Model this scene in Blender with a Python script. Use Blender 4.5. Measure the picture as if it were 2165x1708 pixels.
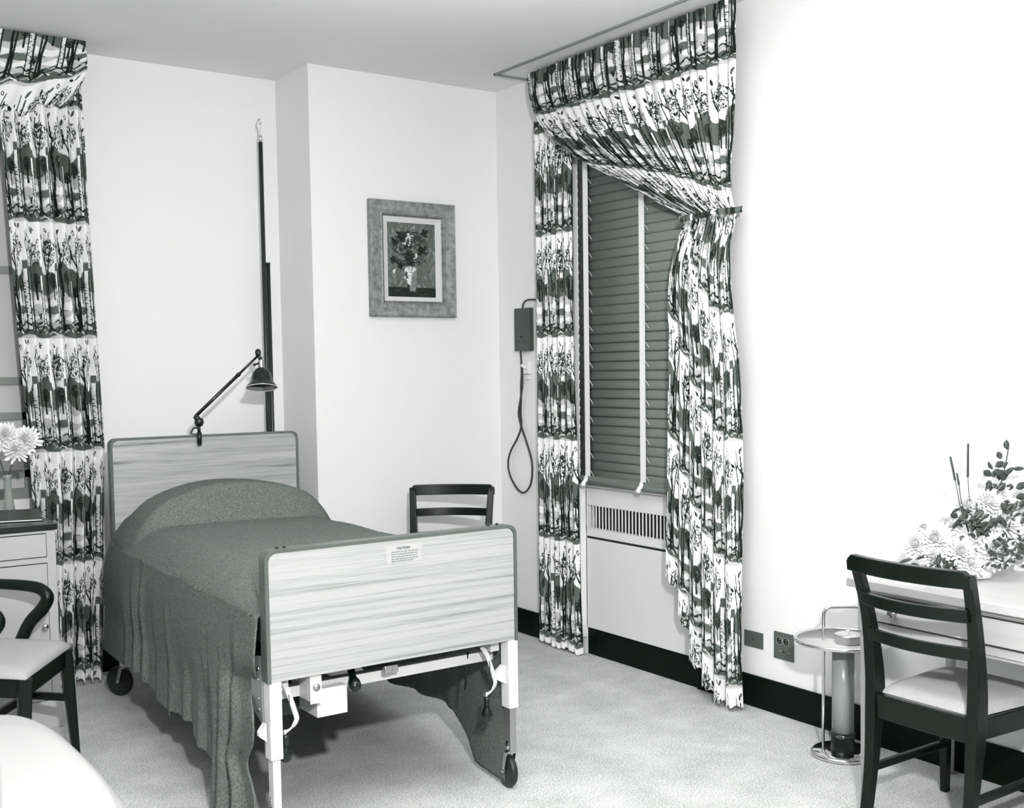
import bpy, bmesh, math, random
import numpy as np
from mathutils import Vector, Matrix
for o in list(bpy.data.objects): bpy.data.objects.remove(o)
sc = bpy.context.scene
C = sc.collection
R = math.radians
PI = math.pi
rnd = random.Random(7)

# ------------------------------------------------------------------ camera
cd = bpy.data.cameras.new('camera'); cam = bpy.data.objects.new('camera', cd); C.objects.link(cam); sc.camera = cam
YAW, PIT, ROL = 0.6215, -0.0628, -0.0125
fw = Vector((math.sin(YAW)*math.cos(PIT), math.cos(YAW)*math.cos(PIT), math.sin(PIT)))
rt = Vector((math.cos(YAW), -math.sin(YAW), 0)); up = rt.cross(fw)
r2 = rt*math.cos(ROL) + up*math.sin(ROL); u2 = -rt*math.sin(ROL) + up*math.cos(ROL)
m = Matrix.Identity(4)
for i in range(3):
    m[i][0] = r2[i]; m[i][1] = u2[i]; m[i][2] = -fw[i]
m[2][3] = 1.5
cam.matrix_world = m
cd.sensor_fit = 'HORIZONTAL'; cd.sensor_width = 36; cd.lens = 2419/2165*36
cd.shift_x = (1082.5-1150)/2165; cd.shift_y = (930-854)/2165
cd.clip_start = 0.05; cd.clip_end = 60
cd.dof.use_dof = True; cd.dof.focus_distance = 4.6; cd.dof.aperture_fstop = 5.6

# ------------------------------------------------------------------ world, flash lamp, added fill spot, exposure
w = bpy.data.worlds.new('world'); sc.world = w; w.use_nodes = True
w.node_tree.nodes['Background'].inputs[0].default_value = (0.93, 1.0, 0.96, 1)
w.node_tree.nodes['Background'].inputs[1].default_value = 0.42
def spot(name, loc, target, power, size, ang, blend):
    l = bpy.data.lights.new(name, 'SPOT'); l.energy = power; l.shadow_soft_size = size
    l.spot_size = R(ang); l.spot_blend = blend; l.color = (1.0, 1.0, 0.99)
    o = bpy.data.objects.new(name, l); C.objects.link(o); o.location = loc
    o.rotation_euler = (Vector(target)-Vector(loc)).to_track_quat('-Z', 'Y').to_euler()
    return o
flash = spot('flash_lamp', (0.30, -0.25, 2.32), (2.2, 4.6, 1.75), 590, 0.07, 125, 0.5)
bounce = spot('ceiling_fill_spot', (1.1, 1.5, 1.6), (1.4, 2.1, 3.06), 1200, 0.15, 92, 1.0)  # unseen spot added as fill: lights the ceiling to lift the whole room
vs = sc.view_settings
vs.view_transform = 'Standard'; vs.look = 'None'; vs.gamma = 1; vs.use_curve_mapping = False; vs.exposure = 0.22

# ------------------------------------------------------------------ helpers
def tint(g):
    """print tone: neutral lights, green blacks (g = linear grey)"""
    k = max(0.0, 1-g/0.36)
    return (max(0, g*(1-0.13*k)-0.001), g*(1+0.04*k)+0.0015*k, g*(1-0.07*k), 1)
MATS = {}
def mat(name, g, rough=0.6, metal=0.0, spec=0.5, noise=None, bump=None, coat=0):
    if name in MATS: return MATS[name]
    M = bpy.data.materials.new(name); M.use_nodes = True; nt = M.node_tree; b = nt.nodes['Principled BSDF']
    b.inputs['Base Color'].default_value = tint(g)
    b.inputs['Roughness'].default_value = rough; b.inputs['Metallic'].default_value = metal
    b.inputs['Specular IOR Level'].default_value = spec
    if coat: b.inputs['Coat Weight'].default_value = coat; b.inputs['Coat Roughness'].default_value = 0.12
    tc = nt.nodes.new('ShaderNodeTexCoord')
    if noise:
        sx, sy, sz, lo, hi, det = noise
        mp = nt.nodes.new('ShaderNodeMapping'); mp.inputs['Scale'].default_value = (sx, sy, sz)
        nt.links.new(tc.outputs['Object'], mp.inputs[0])
        n = nt.nodes.new('ShaderNodeTexNoise'); n.inputs['Scale'].default_value = 1; n.inputs['Detail'].default_value = det
        n.inputs['Roughness'].default_value = 0.65
        nt.links.new(mp.outputs[0], n.inputs[0])
        cr = nt.nodes.new('ShaderNodeValToRGB')
        cr.color_ramp.elements[0].position = 0.35; cr.color_ramp.elements[1].position = 0.65
        cr.color_ramp.elements[0].color = tint(g*lo); cr.color_ramp.elements[1].color = tint(g*hi)
        nt.links.new(n.outputs[0], cr.inputs[0]); nt.links.new(cr.outputs[0], b.inputs['Base Color'])
    if bump:
        s, st, dist = bump
        n = nt.nodes.new('ShaderNodeTexNoise'); n.inputs['Scale'].default_value = s; n.inputs['Detail'].default_value = 4
        nt.links.new(tc.outputs['Object'], n.inputs[0])
        bp = nt.nodes.new('ShaderNodeBump'); bp.inputs['Strength'].default_value = st; bp.inputs['Distance'].default_value = dist
        nt.links.new(n.outputs[0], bp.inputs['Height']); nt.links.new(bp.outputs[0], b.inputs['Normal'])
    MATS[name] = M
    return M
def attr_mat(name, rough=0.85, bump=None, trans=0):
    M = bpy.data.materials.new(name); M.use_nodes = True; nt = M.node_tree; b = nt.nodes['Principled BSDF']
    a = nt.nodes.new('ShaderNodeAttribute'); a.attribute_name = 'print'
    cr = nt.nodes.new('ShaderNodeValToRGB'); e = cr.color_ramp.elements
    e[0].position = 0.0; e[0].color = tint(0.006); e[1].position = 1.0; e[1].color = tint(0.80)
    for p, g in ((0.25, 0.05), (0.40, 0.115), (0.75, 0.44)):
        q = cr.color_ramp.elements.new(p); q.color = tint(g)
    nt.links.new(a.outputs['Fac'], cr.inputs[0]); nt.links.new(cr.outputs[0], b.inputs['Base Color'])
    b.inputs['Roughness'].default_value = rough; b.inputs['Specular IOR Level'].default_value = 0.25
    MATS[name] = M
    return M

class MB:
    def __init__(s): s.v = []; s.f = []; s.sm = []
    def add(s, vs_, fs, smooth=False):
        n = len(s.v); s.v += [tuple(p) for p in vs_]; s.f += [tuple(i+n for i in f) for f in fs]; s.sm += [smooth]*len(fs); return s
    def box(s, x0, x1, y0, y1, z0, z1, mtx=None):
        p = [(x0,y0,z0),(x1,y0,z0),(x1,y1,z0),(x0,y1,z0),(x0,y0,z1),(x1,y0,z1),(x1,y1,z1),(x0,y1,z1)]
        if mtx is not None: p = [tuple(mtx @ Vector(q)) for q in p]
        return s.add(p, [(0,3,2,1),(4,5,6,7),(0,1,5,4),(1,2,6,5),(2,3,7,6),(3,0,4,7)])
    def hexa(s, p):
        return s.add(p, [(0,3,2,1),(4,5,6,7),(0,1,5,4),(1,2,6,5),(2,3,7,6),(3,0,4,7)])
    def tube(s, pts, r, n=12, cap=True, closed=False, flat=None):
        """round tube along pts; r number or list; flat=(w,t,upvec) gives a rectangular strip section"""
        pts = [Vector(p) for p in pts]; k = len(pts)
        rr = r if isinstance(r, (list, tuple)) else [r]*k
        ring = []
        prev = None
        for i, p in enumerate(pts):
            if closed: t = pts[(i+1) % k]-pts[i-1]
            else: t = pts[min(i+1, k-1)]-pts[max(i-1, 0)]
            if t.length < 1e-9: t = Vector((0,0,1))
            t.normalize()
            if flat is not None:
                a = Vector(flat[2]); a = (a-t*a.dot(t)).normalized(); b = t.cross(a)
                q = [p+a*sx*flat[0]/2+b*sy*flat[1]/2 for sx, sy in ((-1,-1),(1,-1),(1,1),(-1,1))]
                ring.append(q); continue
            if prev is None:
                a = t.orthogonal().normalized()
            else:
                a = (prev-t*prev.dot(t)).normalized()
            prev = a; b = t.cross(a)
            ring.append([p+(a*math.cos(2*PI*j/n)+b*math.sin(2*PI*j/n))*rr[i] for j in range(n)])
        m_ = len(ring[0]); vs_ = [q for rg in ring for q in rg]; fs = []
        rng = k if closed else k-1
        for i in range(rng):
            for j in range(m_):
                a0 = i*m_+j; a1 = i*m_+(j+1) % m_; b0 = ((i+1) % k)*m_+j; b1 = ((i+1) % k)*m_+(j+1) % m_
                fs.append((a0, a1, b1, b0))
        if cap and not closed:
            fs.append(tuple(range(m_-1, -1, -1))); fs.append(tuple((k-1)*m_+j for j in range(m_)))
        return s.add(vs_, fs, flat is None)
    def lathe(s, prof, c=(0,0,0), n=32, mtx=None):
        """prof: list of (radius, z)"""
        c = Vector(c); vs_ = []; fs = []
        for r_, z in prof:
            for j in range(n):
                q = Vector((r_*math.cos(2*PI*j/n), r_*math.sin(2*PI*j/n), z))
                if mtx is not None: q = mtx @ q
                vs_.append(c+q)
        for i in range(len(prof)-1):
            for j in range(n):
                fs.append((i*n+j, i*n+(j+1) % n, (i+1)*n+(j+1) % n, (i+1)*n+j))
        if prof[0][0] > 1e-6: fs.append(tuple(range(n-1, -1, -1)))
        if prof[-1][0] > 1e-6: fs.append(tuple((len(prof)-1)*n+j for j in range(n)))
        return s.add(vs_, fs, True)
    def cyl(s, a, b, r, n=16): return s.tube([a, b], r, n)
    def grid(s, P, smooth=True, closed_u=False):
        nv = len(P); nu = len(P[0]); fs = []
        for i in range(nv-1):
            for j in range(nu-1): fs.append((i*nu+j, i*nu+j+1, (i+1)*nu+j+1, (i+1)*nu+j))
        return s.add([q for row in P for q in row], fs, smooth)
    def prism(s, poly, f0, f1, smooth=False):
        """poly: 2-D outline; f0/f1 map (a,b) to 3-D for the two ends"""
        n = len(poly); vs_ = [f0(a, b) for a, b in poly]+[f1(a, b) for a, b in poly]
        fs = [tuple(range(n-1, -1, -1)), tuple(range(n, 2*n))]+[(i, (i+1) % n, n+(i+1) % n, n+i) for i in range(n)]
        return s.add(vs_, fs, smooth)
    def build(s, name, material, parent=None, bevel=0, seg=2, subsurf=0, label=None, solid=0):
        off = Vector((0,0,0))
        root = parent
        while root is not None and root.parent is not None: root = root.parent
        if root is not None and not root.get('_local'): off = Vector(root.location)
        me = bpy.data.meshes.new(name)
        me.from_pydata([tuple(Vector(p)-off) for p in s.v], [], s.f)
        bm = bmesh.new(); bm.from_mesh(me)
        bmesh.ops.recalc_face_normals(bm, faces=bm.faces); bm.to_mesh(me); bm.free()
        for p, q in zip(me.polygons, s.sm): p.use_smooth = q
        me.materials.append(material)
        o = bpy.data.objects.new(name, me); C.objects.link(o)
        if parent is not None: o.parent = parent
        if solid:
            q = o.modifiers.new('solid', 'SOLIDIFY'); q.thickness = solid; q.offset = 0
        if bevel:
            q = o.modifiers.new('bevel', 'BEVEL'); q.width = bevel; q.segments = seg; q.limit_method = 'ANGLE'; q.angle_limit = R(40)
            q.harden_normals = False
            for p in me.polygons: p.use_smooth = p.use_smooth
        if subsurf:
            q = o.modifiers.new('sub', 'SUBSURF'); q.levels = subsurf; q.render_levels = subsurf
        if label: o['label'] = label
        return o
def empty(name, loc, label, cat, group=None, rz=0, local=False):
    o = bpy.data.objects.new(name, None); C.objects.link(o); o.location = loc; o.rotation_euler = (0,0,rz)
    o.empty_display_size = 0.05
    o['label'] = label; o['category'] = cat
    if group: o['group'] = group
    if local: o['_local'] = 1
    return o
def tag(o, label, cat, group=None):
    o['label'] = label; o['category'] = cat
    if group: o['group'] = group
    return o
def struct(o): o['kind'] = 'structure'; return o
def lerp(a, b, t): return a+(b-a)*t
def sstep(t, a=0., b=1.):
    t = max(0., min(1., (t-a)/(b-a))); return t*t*(3-2*t)
def bez(P, t):
    a, b, c, d = P; s = 1-t
    return tuple(s**3*a[i]+3*s*s*t*b[i]+3*s*t*t*c[i]+t**3*d[i] for i in range(len(a)))
def rrect(x0, x1, z0, z1, rtl, rtr=None, rb=0.002, n=6):
    rtr = rtl if rtr is None else rtr; P = []
    for cx, cz, r_, a0 in ((x1-rb, z0+rb, rb, -90), (x1-rtr, z1-rtr, rtr, 0), (x0+rtl, z1-rtl, rtl, 90), (x0+rb, z0+rb, rb, 180)):
        for k in range(n+1):
            a = R(a0+90*k/n); P.append((cx+r_*math.cos(a), cz+r_*math.sin(a)))
    return P

# ------------------------------------------------------------------ materials
wall_m = mat('wall_paint', 0.80, 0.75, spec=0.2, bump=(180, 0.05, 0.002))
ceil_m = mat('ceiling_paint', 0.84, 0.8, spec=0.2, bump=(140, 0.06, 0.002))
trim_m = mat('trim_paint', 0.80, 0.45)
base_m = mat('black_baseboard', 0.002, 0.5, spec=0.15)
steel_plate = mat('brushed_plate', 0.10, 0.4)
cream = mat('cream_enamel', 0.58, 0.35)
white_en = mat('white_enamel', 0.66, 0.35)
darkwood = mat('ebonised_wood', 0.003, 0.32, spec=0.25, coat=0.06)
chrome = mat('chrome', 0.72, 0.12, metal=1.0)
satin = mat('satin_metal', 0.45, 0.35, metal=1.0)
gun = mat('dark_metal', 0.03, 0.25, metal=0.6)
blackp = mat('black_plastic', 0.005, 0.2)
rubber = mat('black_rubber', 0.012, 0.45)
seatc = mat('seat_cloth', 0.42, 0.9, noise=(300, 300, 300, 0.85, 1.12, 3), bump=(700, 0.3, 0.002))
blond = mat('blond_wood', 0.42, 0.4, noise=(3, 2, 60, 0.96, 1.04, 3))
lightlam = mat('pale_desk_top', 0.48, 0.35, noise=(30, 2, 30, 0.96, 1.04, 3))
dres_m = mat('painted_dresser', 0.42, 0.5)
dark_gap = mat('dark_gap', 0.01, 0.8)
vinyl = mat('white_vinyl', 0.40, 0.4)
leaf_m = mat('dark_leaf', 0.05, 0.4)
petal_m = mat('white_petal', 0.85, 0.6)
edge_m = mat('aluminium_edge', 0.16, 0.3, metal=0.5)

def carpet_material():
    M = mat('cut_pile_carpet', 0.40, 0.95, spec=0.1); nt = M.node_tree; b = nt.nodes['Principled BSDF']
    tc = nt.nodes.new('ShaderNodeTexCoord')
    def nz(s, d, r=0.6):
        n = nt.nodes.new('ShaderNodeTexNoise'); n.inputs['Scale'].default_value = s; n.inputs['Detail'].default_value = d
        n.inputs['Roughness'].default_value = r; nt.links.new(tc.outputs['Object'], n.inputs[0]); return n
    n1 = nz(4.0, 5, 0.7); n2 = nz(150, 3, 0.8)
    mx = nt.nodes.new('ShaderNodeMath'); mx.operation = 'MULTIPLY_ADD'; mx.inputs[1].default_value = 0.30
    nt.links.new(n1.outputs[0], mx.inputs[0]); nt.links.new(n2.outputs[0], mx.inputs[2])
    cr = nt.nodes.new('ShaderNodeValToRGB'); e = cr.color_ramp.elements
    e[0].position = 0.48; e[0].color = tint(0.27); e[1].position = 0.82; e[1].color = tint(0.80)
    nt.links.new(mx.outputs[0], cr.inputs[0]); nt.links.new(cr.outputs[0], b.inputs['Base Color'])
    bp = nt.nodes.new('ShaderNodeBump'); bp.inputs['Strength'].default_value = 0.5; bp.inputs['Distance'].default_value = 0.006
    nt.links.new(n2.outputs[0], bp.inputs['Height']); nt.links.new(bp.outputs[0], b.inputs['Normal'])
    return M
carpet = carpet_material()

def woodgrain(name, lo, hi, zs=26., contrast=(0.36, 0.62)):
    """long wavy horizontal streaks of laminate"""
    M = mat(name, hi, 0.38, spec=0.35); nt = M.node_tree; b = nt.nodes['Principled BSDF']
    tc = nt.nodes.new('ShaderNodeTexCoord')
    def nz(sc_, s, d, dist=0):
        mp = nt.nodes.new('ShaderNodeMapping'); mp.inputs['Scale'].default_value = sc_
        nt.links.new(tc.outputs['Object'], mp.inputs[0])
        n = nt.nodes.new('ShaderNodeTexNoise'); n.inputs['Scale'].default_value = s; n.inputs['Detail'].default_value = d
        n.inputs['Roughness'].default_value = 0.7; n.inputs['Distortion'].default_value = dist
        nt.links.new(mp.outputs[0], n.inputs[0]); return n
    a = nz((0.7, 1, zs), 1.0, 6, 0.5); c = nz((6, 1, zs*9), 1.0, 2)
    mx = nt.nodes.new('ShaderNodeMath'); mx.operation = 'MULTIPLY_ADD'; mx.inputs[1].default_value = 0.28
    ms = nt.nodes.new('ShaderNodeMath'); ms.operation = 'MULTIPLY'; ms.inputs[1].default_value = 0.80
    nt.links.new(c.outputs[0], mx.inputs[0]); nt.links.new(a.outputs[0], ms.inputs[0]); nt.links.new(ms.outputs[0], mx.inputs[2])
    cr = nt.nodes.new('ShaderNodeValToRGB'); e = cr.color_ramp.elements
    e[0].position = contrast[0]; e[0].color = tint(lo); e[1].position = contrast[1]; e[1].color = tint(hi)
    q = e.new(contrast[0]+0.10); q.color = tint(lerp(lo, hi, 0.62))
    nt.links.new(mx.outputs[0], cr.inputs[0]); nt.links.new(cr.outputs[0], b.inputs['Base Color'])
    return M
lam = woodgrain('grey_woodgrain_laminate', 0.20, 0.39, zs=55., contrast=(0.38, 0.58))
lam_head = woodgrain('headboard_laminate', 0.12, 0.44)
frame_wood = mat('limed_frame_wood', 0.24, 0.55, noise=(28, 28, 28, 0.62, 1.45, 6))

# ------------------------------------------------------------------ room shell
XW, YP, YR, XC, ZC = 3.634, 5.502, 5.925, 2.492, 3.06
struct(MB().box(-2.2, XW+0.3, -2.6, YR+0.3, -0.12, 0).build('floor', carpet))
struct(MB().box(-2.2, XW+0.3, -2.6, YR+0.3, ZC, ZC+0.12).build('ceiling', ceil_m))
# recessed wall with the opening of the second window
wx0, wx1, wz0, wz1 = 0.15, 1.34, 0.90, 2.62
struct(MB().box(wx1, XC, YR, YR+0.2, 0, ZC).box(-2.2, wx0, YR, YR+0.2, 0, ZC)
       .box(wx0, wx1, YR, YR+0.2, 0, wz0).box(wx0, wx1, YR, YR+0.2, wz1, ZC).build('wall_back', wall_m))
struct(MB().box(XC, XW, YP, YR+0.2, 0, ZC).build('wall_picture', wall_m))
WY0, WY1, WZ0, WZ1 = 3.72, 4.70, 0.92, 2.78     # window opening
struct(MB().box(XW, XW+0.2, WY1, YR+0.2, 0, ZC).box(XW, XW+0.2, -2.6, WY0, 0, ZC)
       .box(XW+0.12, XW+0.2, WY0, WY1, 0, WZ0).box(XW, XW+0.2, WY0, WY1, WZ1, ZC).build('wall_right', wall_m))
struct(MB().box(-2.3, -2.2, -2.6, YR+0.2, 0, ZC).build('wall_left', wall_m))
struct(MB().box(XC, XW, YP-0.014, YP, 0, 0.141).build('baseboard_picture', base_m, bevel=0.004))
struct(MB().box(XC-0.014, XC, YP-0.014, YR, 0, 0.141).box(wx0-1.0, XC, YR-0.014, YR, 0, 0.141).build('baseboard_back', base_m))
struct(MB().box(XW-0.014, XW, 4.745, YP, 0, 0.141).build('baseboard_right', base_m, bevel=0.004))
struct(MB().box(XW-0.014, XW, -2.6, 3.86, 0, 0.141).build('baseboard_front', base_m, bevel=0.004))
# narrow trim bead on the ceiling round the curtain track
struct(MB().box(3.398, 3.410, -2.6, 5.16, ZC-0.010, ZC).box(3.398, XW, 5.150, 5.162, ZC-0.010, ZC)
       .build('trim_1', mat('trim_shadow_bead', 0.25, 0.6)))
# window casing strip running down beside the curtain to the floor
struct(MB().box(3.598, XW, 4.705, 4.745, 0.088, 2.84).build('trim_2', trim_m, bevel=0.003))

def window(name, horizontal, a0, a1, z0, z1, p, d, mull_m, pane_m, cols, rows):
    """frame parts and pane; p = wall face, d = depth direction sign"""
    fr = MB(); g = MB()
    def bx(mb, u0, u1, q0, q1, t0, t1):
        if horizontal: mb.box(u0, u1, p+t0*d, p+t1*d, q0, q1)
        else: mb.box(p+t0*d, p+t1*d, u0, u1, q0, q1)
    W = 0.05
    bx(fr, a0, a0+W, z0, z1, 0.04, 0.10); bx(fr, a1-W, a1, z0, z1, 0.04, 0.10)
    bx(fr, a0, a1, z0, z0+W, 0.04, 0.10); bx(fr, a0, a1, z1-W, z1, 0.04, 0.10)
    for i in range(1, cols):
        u = lerp(a0, a1, i/cols); bx(fr, u-0.018, u+0.018, z0, z1, 0.05, 0.09)
    for i in rows: bx(fr, a0, a1, i-0.018, i+0.018, 0.05, 0.09)
    bx(g, a0+0.02, a1-0.02, z0+0.02, z1-0.02, 0.066, 0.072)
    f = struct(fr.build(name, mull_m)); g.build('pane', pane_m, f)
    return f
window('window_1', False, WY0, WY1, WZ0, WZ1, XW, 1, trim_m, mat('night_glass', 0.02, 0.08), 1, (1.85,))
window('window_2', True, wx0, wx1, wz0, wz1, YR, 1, mat('grey_sash', 0.22, 0.5), mat('pale_glass', 0.55, 0.2), 8, (1.02, 1.30, 1.47, 2.0))

# ------------------------------------------------------------------ printed cloth: a repeating tile of birches, leaves and hills
TW, TH = 0.60, 0.535
NT = 640
def make_tile():
    rs = np.random.RandomState(5)
    N = NT; A = np.ones((N, N))*1.0
    yy, xx = np.mgrid[0:N, 0:N]/N
    def wrapd(a): return (a+0.5) % 1.0-0.5
    asp = TW/TH
    def ell(cx, cy, rx, ry, ang, val, outline=None):
        dx = wrapd(xx-cx)*asp; dy = wrapd(yy-cy); c, s = math.cos(ang), math.sin(ang)
        u = dx*c+dy*s; v = -dx*s+dy*c; q = np.sqrt((u/(rx*asp))**2+(v/ry)**2)
        if outline is None: A[q < 1] = val
        else:
            A[q < 1] = val; A[(q < 1) & (q > outline)] = 0.0
    def leaf(cx, cy, L, W_, ang, val, out=False):
        dx = wrapd(xx-cx)*asp; dy = wrapd(yy-cy); c, s = math.cos(ang), math.sin(ang)
        u = dx*c+dy*s; v = -dx*s+dy*c
        q = np.abs(v)-W_*np.clip(1-(u/L)**2, 0, 1)**1.0*0.5*2
        ins = (np.abs(u) < L) & (q < 0)
        A[ins] = 0.0
        if out: A[(np.abs(u) < L*0.80) & (np.abs(v) < (W_*np.clip(1-(u/(L*0.8))**2, 0, 1))-0.0045)] = val
        elif val > 0: A[(np.abs(u) < L*0.92) & (np.abs(v) < (W_*np.clip(1-(u/(L*0.92))**2, 0, 1))-0.0015)] = val
    def stroke(pts, w0, w1, val):
        k = len(pts)-1
        for i in range(k):
            (x0, y0), (x1, y1) = pts[i], pts[i+1]
            wa = 1.35*lerp(w0, w1, i/k); wb = 1.35*lerp(w0, w1, (i+1)/k)
            dx = wrapd(xx-x0)*asp; dy = wrapd(yy-y0); ex = (x1-x0)*asp; ey = y1-y0; L2 = ex*ex+ey*ey+1e-9
            t = np.clip((dx*ex+dy*ey)/L2, 0, 1); d = np.hypot(dx-t*ex, dy-t*ey)
            A[d < lerp(wa, wb, t)] = val
    wave = lambda x, a, f, p: a*np.sin(2*PI*(f*x)+p)
    # middle band: hills and woods
    h1 = 0.40+wave(xx, 0.05, 2, 0.5)+wave(xx, 0.025, 5, 1.7)
    h2 = 0.60+wave(xx, 0.035, 2, 2.2)+wave(xx, 0.02, 3, 0.2)
    reg = (yy > h1) & (yy < h2); A[reg] = 0.40
    A[(yy >= h2)] = 0.80
    h2b = 0.66+wave(xx, 0.03, 3, 1.2); A[(yy > h2b) & (yy < h2b+0.07)] = 1.0
    h2c = 0.74+wave(xx, 0.02, 2, 3.0); A[(yy > h2c) & (yy < h2c+0.035*(1+np.sin(2*PI*2*xx)))] = 0.42
    A[(yy > h2c+0.08) & (yy < 0.9)] = 0.78
    A[(yy > 0.80+wave(xx, 0.02, 4, 0)) & (yy < 0.84+wave(xx, 0.02, 3, 0))] = 1.0
    # dark ground band, then white again
    g0 = 0.90+wave(xx, 0.022, 2, 0.9)+wave(xx, 0.01, 5, 0); g1 = 0.985+wave(xx, 0.018, 2, 2.4)
    A[(yy > g0) & (yy < g1)] = 0.36
    for k in range(9):
        cx = k/9+rs.uniform(-.03, .03); cy = 0.93+rs.uniform(-.02, .03)
        stroke([(cx-0.05, cy+0.01), (cx, cy-0.012), (cx+0.05, cy+0.012)], 0.003, 0.005, 1.0 if k % 2 else 0.75)
    # round woods with fine twigs
    for cx, cy, r_ in ((0.13, 0.50, 0.055), (0.36, 0.47, 0.05), (0.62, 0.53, 0.06), (0.87, 0.50, 0.05), (0.50, 0.60, 0.04)):
        ell(cx, cy, r_*0.8, r_*1.2, 0, 0.16)
        for j in range(26):
            a = rs.uniform(0, 2*PI); q = rs.uniform(0.2, 1)*r_
            leaf(cx+q*math.cos(a)*.8, cy+q*math.sin(a)*1.1, 0.010, 0.0035, rs.uniform(0, PI), 0.75 if j % 2 else 0.0)
        stroke([(cx, cy), (cx+0.004, cy+0.16)], 0.005, 0.007, 0.0)
    # bushy leaf clouds over the white
    for cx, cy, rx_, ry_, n_ in ((0.10, 0.26, 0.10, 0.12, 150), (0.40, 0.24, 0.09, 0.13, 170), (0.60, 0.20, 0.08, 0.10, 110), (0.86, 0.28, 0.09, 0.10, 130)):
        for j in range(n_):
            a = rs.uniform(0, 2*PI); q = math.sqrt(rs.uniform(0, 1))
            leaf(cx+q*rx_*math.cos(a), cy+q*ry_*math.sin(a), rs.uniform(.007, .011), rs.uniform(.0028, .0045), rs.uniform(0, PI), 0.3 if j % 3 == 0 else 0.0)
    # dark branching trees
    for x0, top, sgn, wd in ((0.045, 0.10, 1, 0.011), (0.30, 0.12, -1, 0.010), (0.53, 0.16, 1, 0.012), (0.80, 0.14, -1, 0.010)):
        stroke([(x0, 0.93), (x0+0.010*sgn, 0.75), (x0-0.006*sgn, 0.58), (x0+0.012*sgn, 0.40), (x0, 0.27), (x0+0.02*sgn, top)], wd, 0.004, 0.0)
        stroke([(x0+0.030*sgn, 0.92), (x0+0.026*sgn, 0.66), (x0+0.03*sgn, 0.46), (x0+0.05*sgn, 0.30), (x0+0.085*sgn, 0.16)], 0.007, 0.003, 0.0)
        stroke([(x0+0.012*sgn, 0.40), (x0-0.03*sgn, 0.30), (x0-0.05*sgn, 0.18)], 0.005, 0.003, 0.0)
        stroke([(x0, 0.27), (x0+0.05*sgn, 0.20), (x0+0.07*sgn, 0.08)], 0.004, 0.0025, 0.0)
        stroke([(x0-0.05, 0.955), (x0, 0.915), (x0+0.03, 0.905), (x0+0.08, 0.95)], 0.006, 0.004, 0.0)
        for j in range(7):
            leaf(x0+rs.uniform(-.07, .10)*1.0, rs.uniform(.05, .34), 0.026, 0.0105, rs.uniform(0.3, 2.7), [0.0, 0.30, 1.0][j % 3], j % 3 == 2)
    # birch trunks
    for x0, tw, y0, y1 in ((0.20, 0.026, 0.42, 0.91), (0.455, 0.020, 0.50, 0.88), (0.705, 0.030, 0.40, 0.93), (0.945, 0.022, 0.46, 0.90)):
        dx = wrapd(xx-x0-0.006*np.sin(yy*9)); ins = (np.abs(dx) < tw) & (yy > y0) & (yy < y1)
        A[ins] = np.where(yy[ins] < y0+0.10, 1.0, 0.92)
        A[ins & (dx > tw*0.62)] = 0.0
        A[(np.abs(np.abs(dx)-tw) < 0.0035) & (yy > y0) & (yy < y1)] = 0.0
        for j in range(int((y1-y0-0.12)/0.018)):
            cy = y0+0.11+j*0.018+rs.uniform(-.003, .003); L = rs.uniform(.4, 1.0)*tw
            stroke([(x0-tw if j % 3 else x0+tw*0.2, cy), (x0-tw+L if j % 3 else x0+tw, cy+rs.uniform(-.004, .004))], 0.003, 0.0012, 0.0)
        stroke([(x0-tw-0.03, y1+0.03), (x0-tw, y1), (x0+tw, y1), (x0+tw+0.035, y1+0.04)], 0.005, 0.004, 0.0)
        A[(np.abs(dx) < tw*1.1) & (yy > y0-0.07) & (yy < y0)] = 0.36
    # grass tufts
    for k in range(8):
        cx = rs.uniform(0, 1); cy = rs.uniform(0.80, 0.87)
        for j in range(6): stroke([(cx, cy), (cx+(j-2.5)*0.008, cy-rs.uniform(.04, .075))], 0.0028, 0.001, 0.0)
    # roots and scribbled shore just above the ground
    for k in range(7):
        cx = k/7+rs.uniform(-.04, .04); cy = 0.875+rs.uniform(-.02, .02)
        stroke([(cx-0.06, cy), (cx-0.02, cy-0.018), (cx+0.02, cy+0.012), (cx+0.07, cy-0.006)], 0.003, 0.006, 0.0)
    # big leaves in the white top
    for k in range(15):
        leaf(k/15+rs.uniform(-.02, .02), rs.uniform(.02, .22), 0.030, 0.012, rs.uniform(0.4, 2.6), [0.0, 0.25, 1.0][k % 3], k % 3 == 2)
    return A
TILE = make_tile()
def sample(u, v):
    """bilinear, u and v in metres of cloth"""
    x = (np.asarray(u)/TW % 1.0)*NT; y = (np.asarray(v)/TH % 1.0)*NT
    x0 = np.floor(x).astype(int) % NT; y0 = np.floor(y).astype(int) % NT; fx = x-np.floor(x); fy = y-np.floor(y)
    x1 = (x0+1) % NT; y1 = (y0+1) % NT
    return (TILE[y0, x0]*(1-fx)*(1-fy)+TILE[y0, x1]*fx*(1-fy)+TILE[y1, x0]*(1-fx)*fy+TILE[y1, x1]*fx*fy)
cloth_m = attr_mat('birch_print_cloth')
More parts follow.
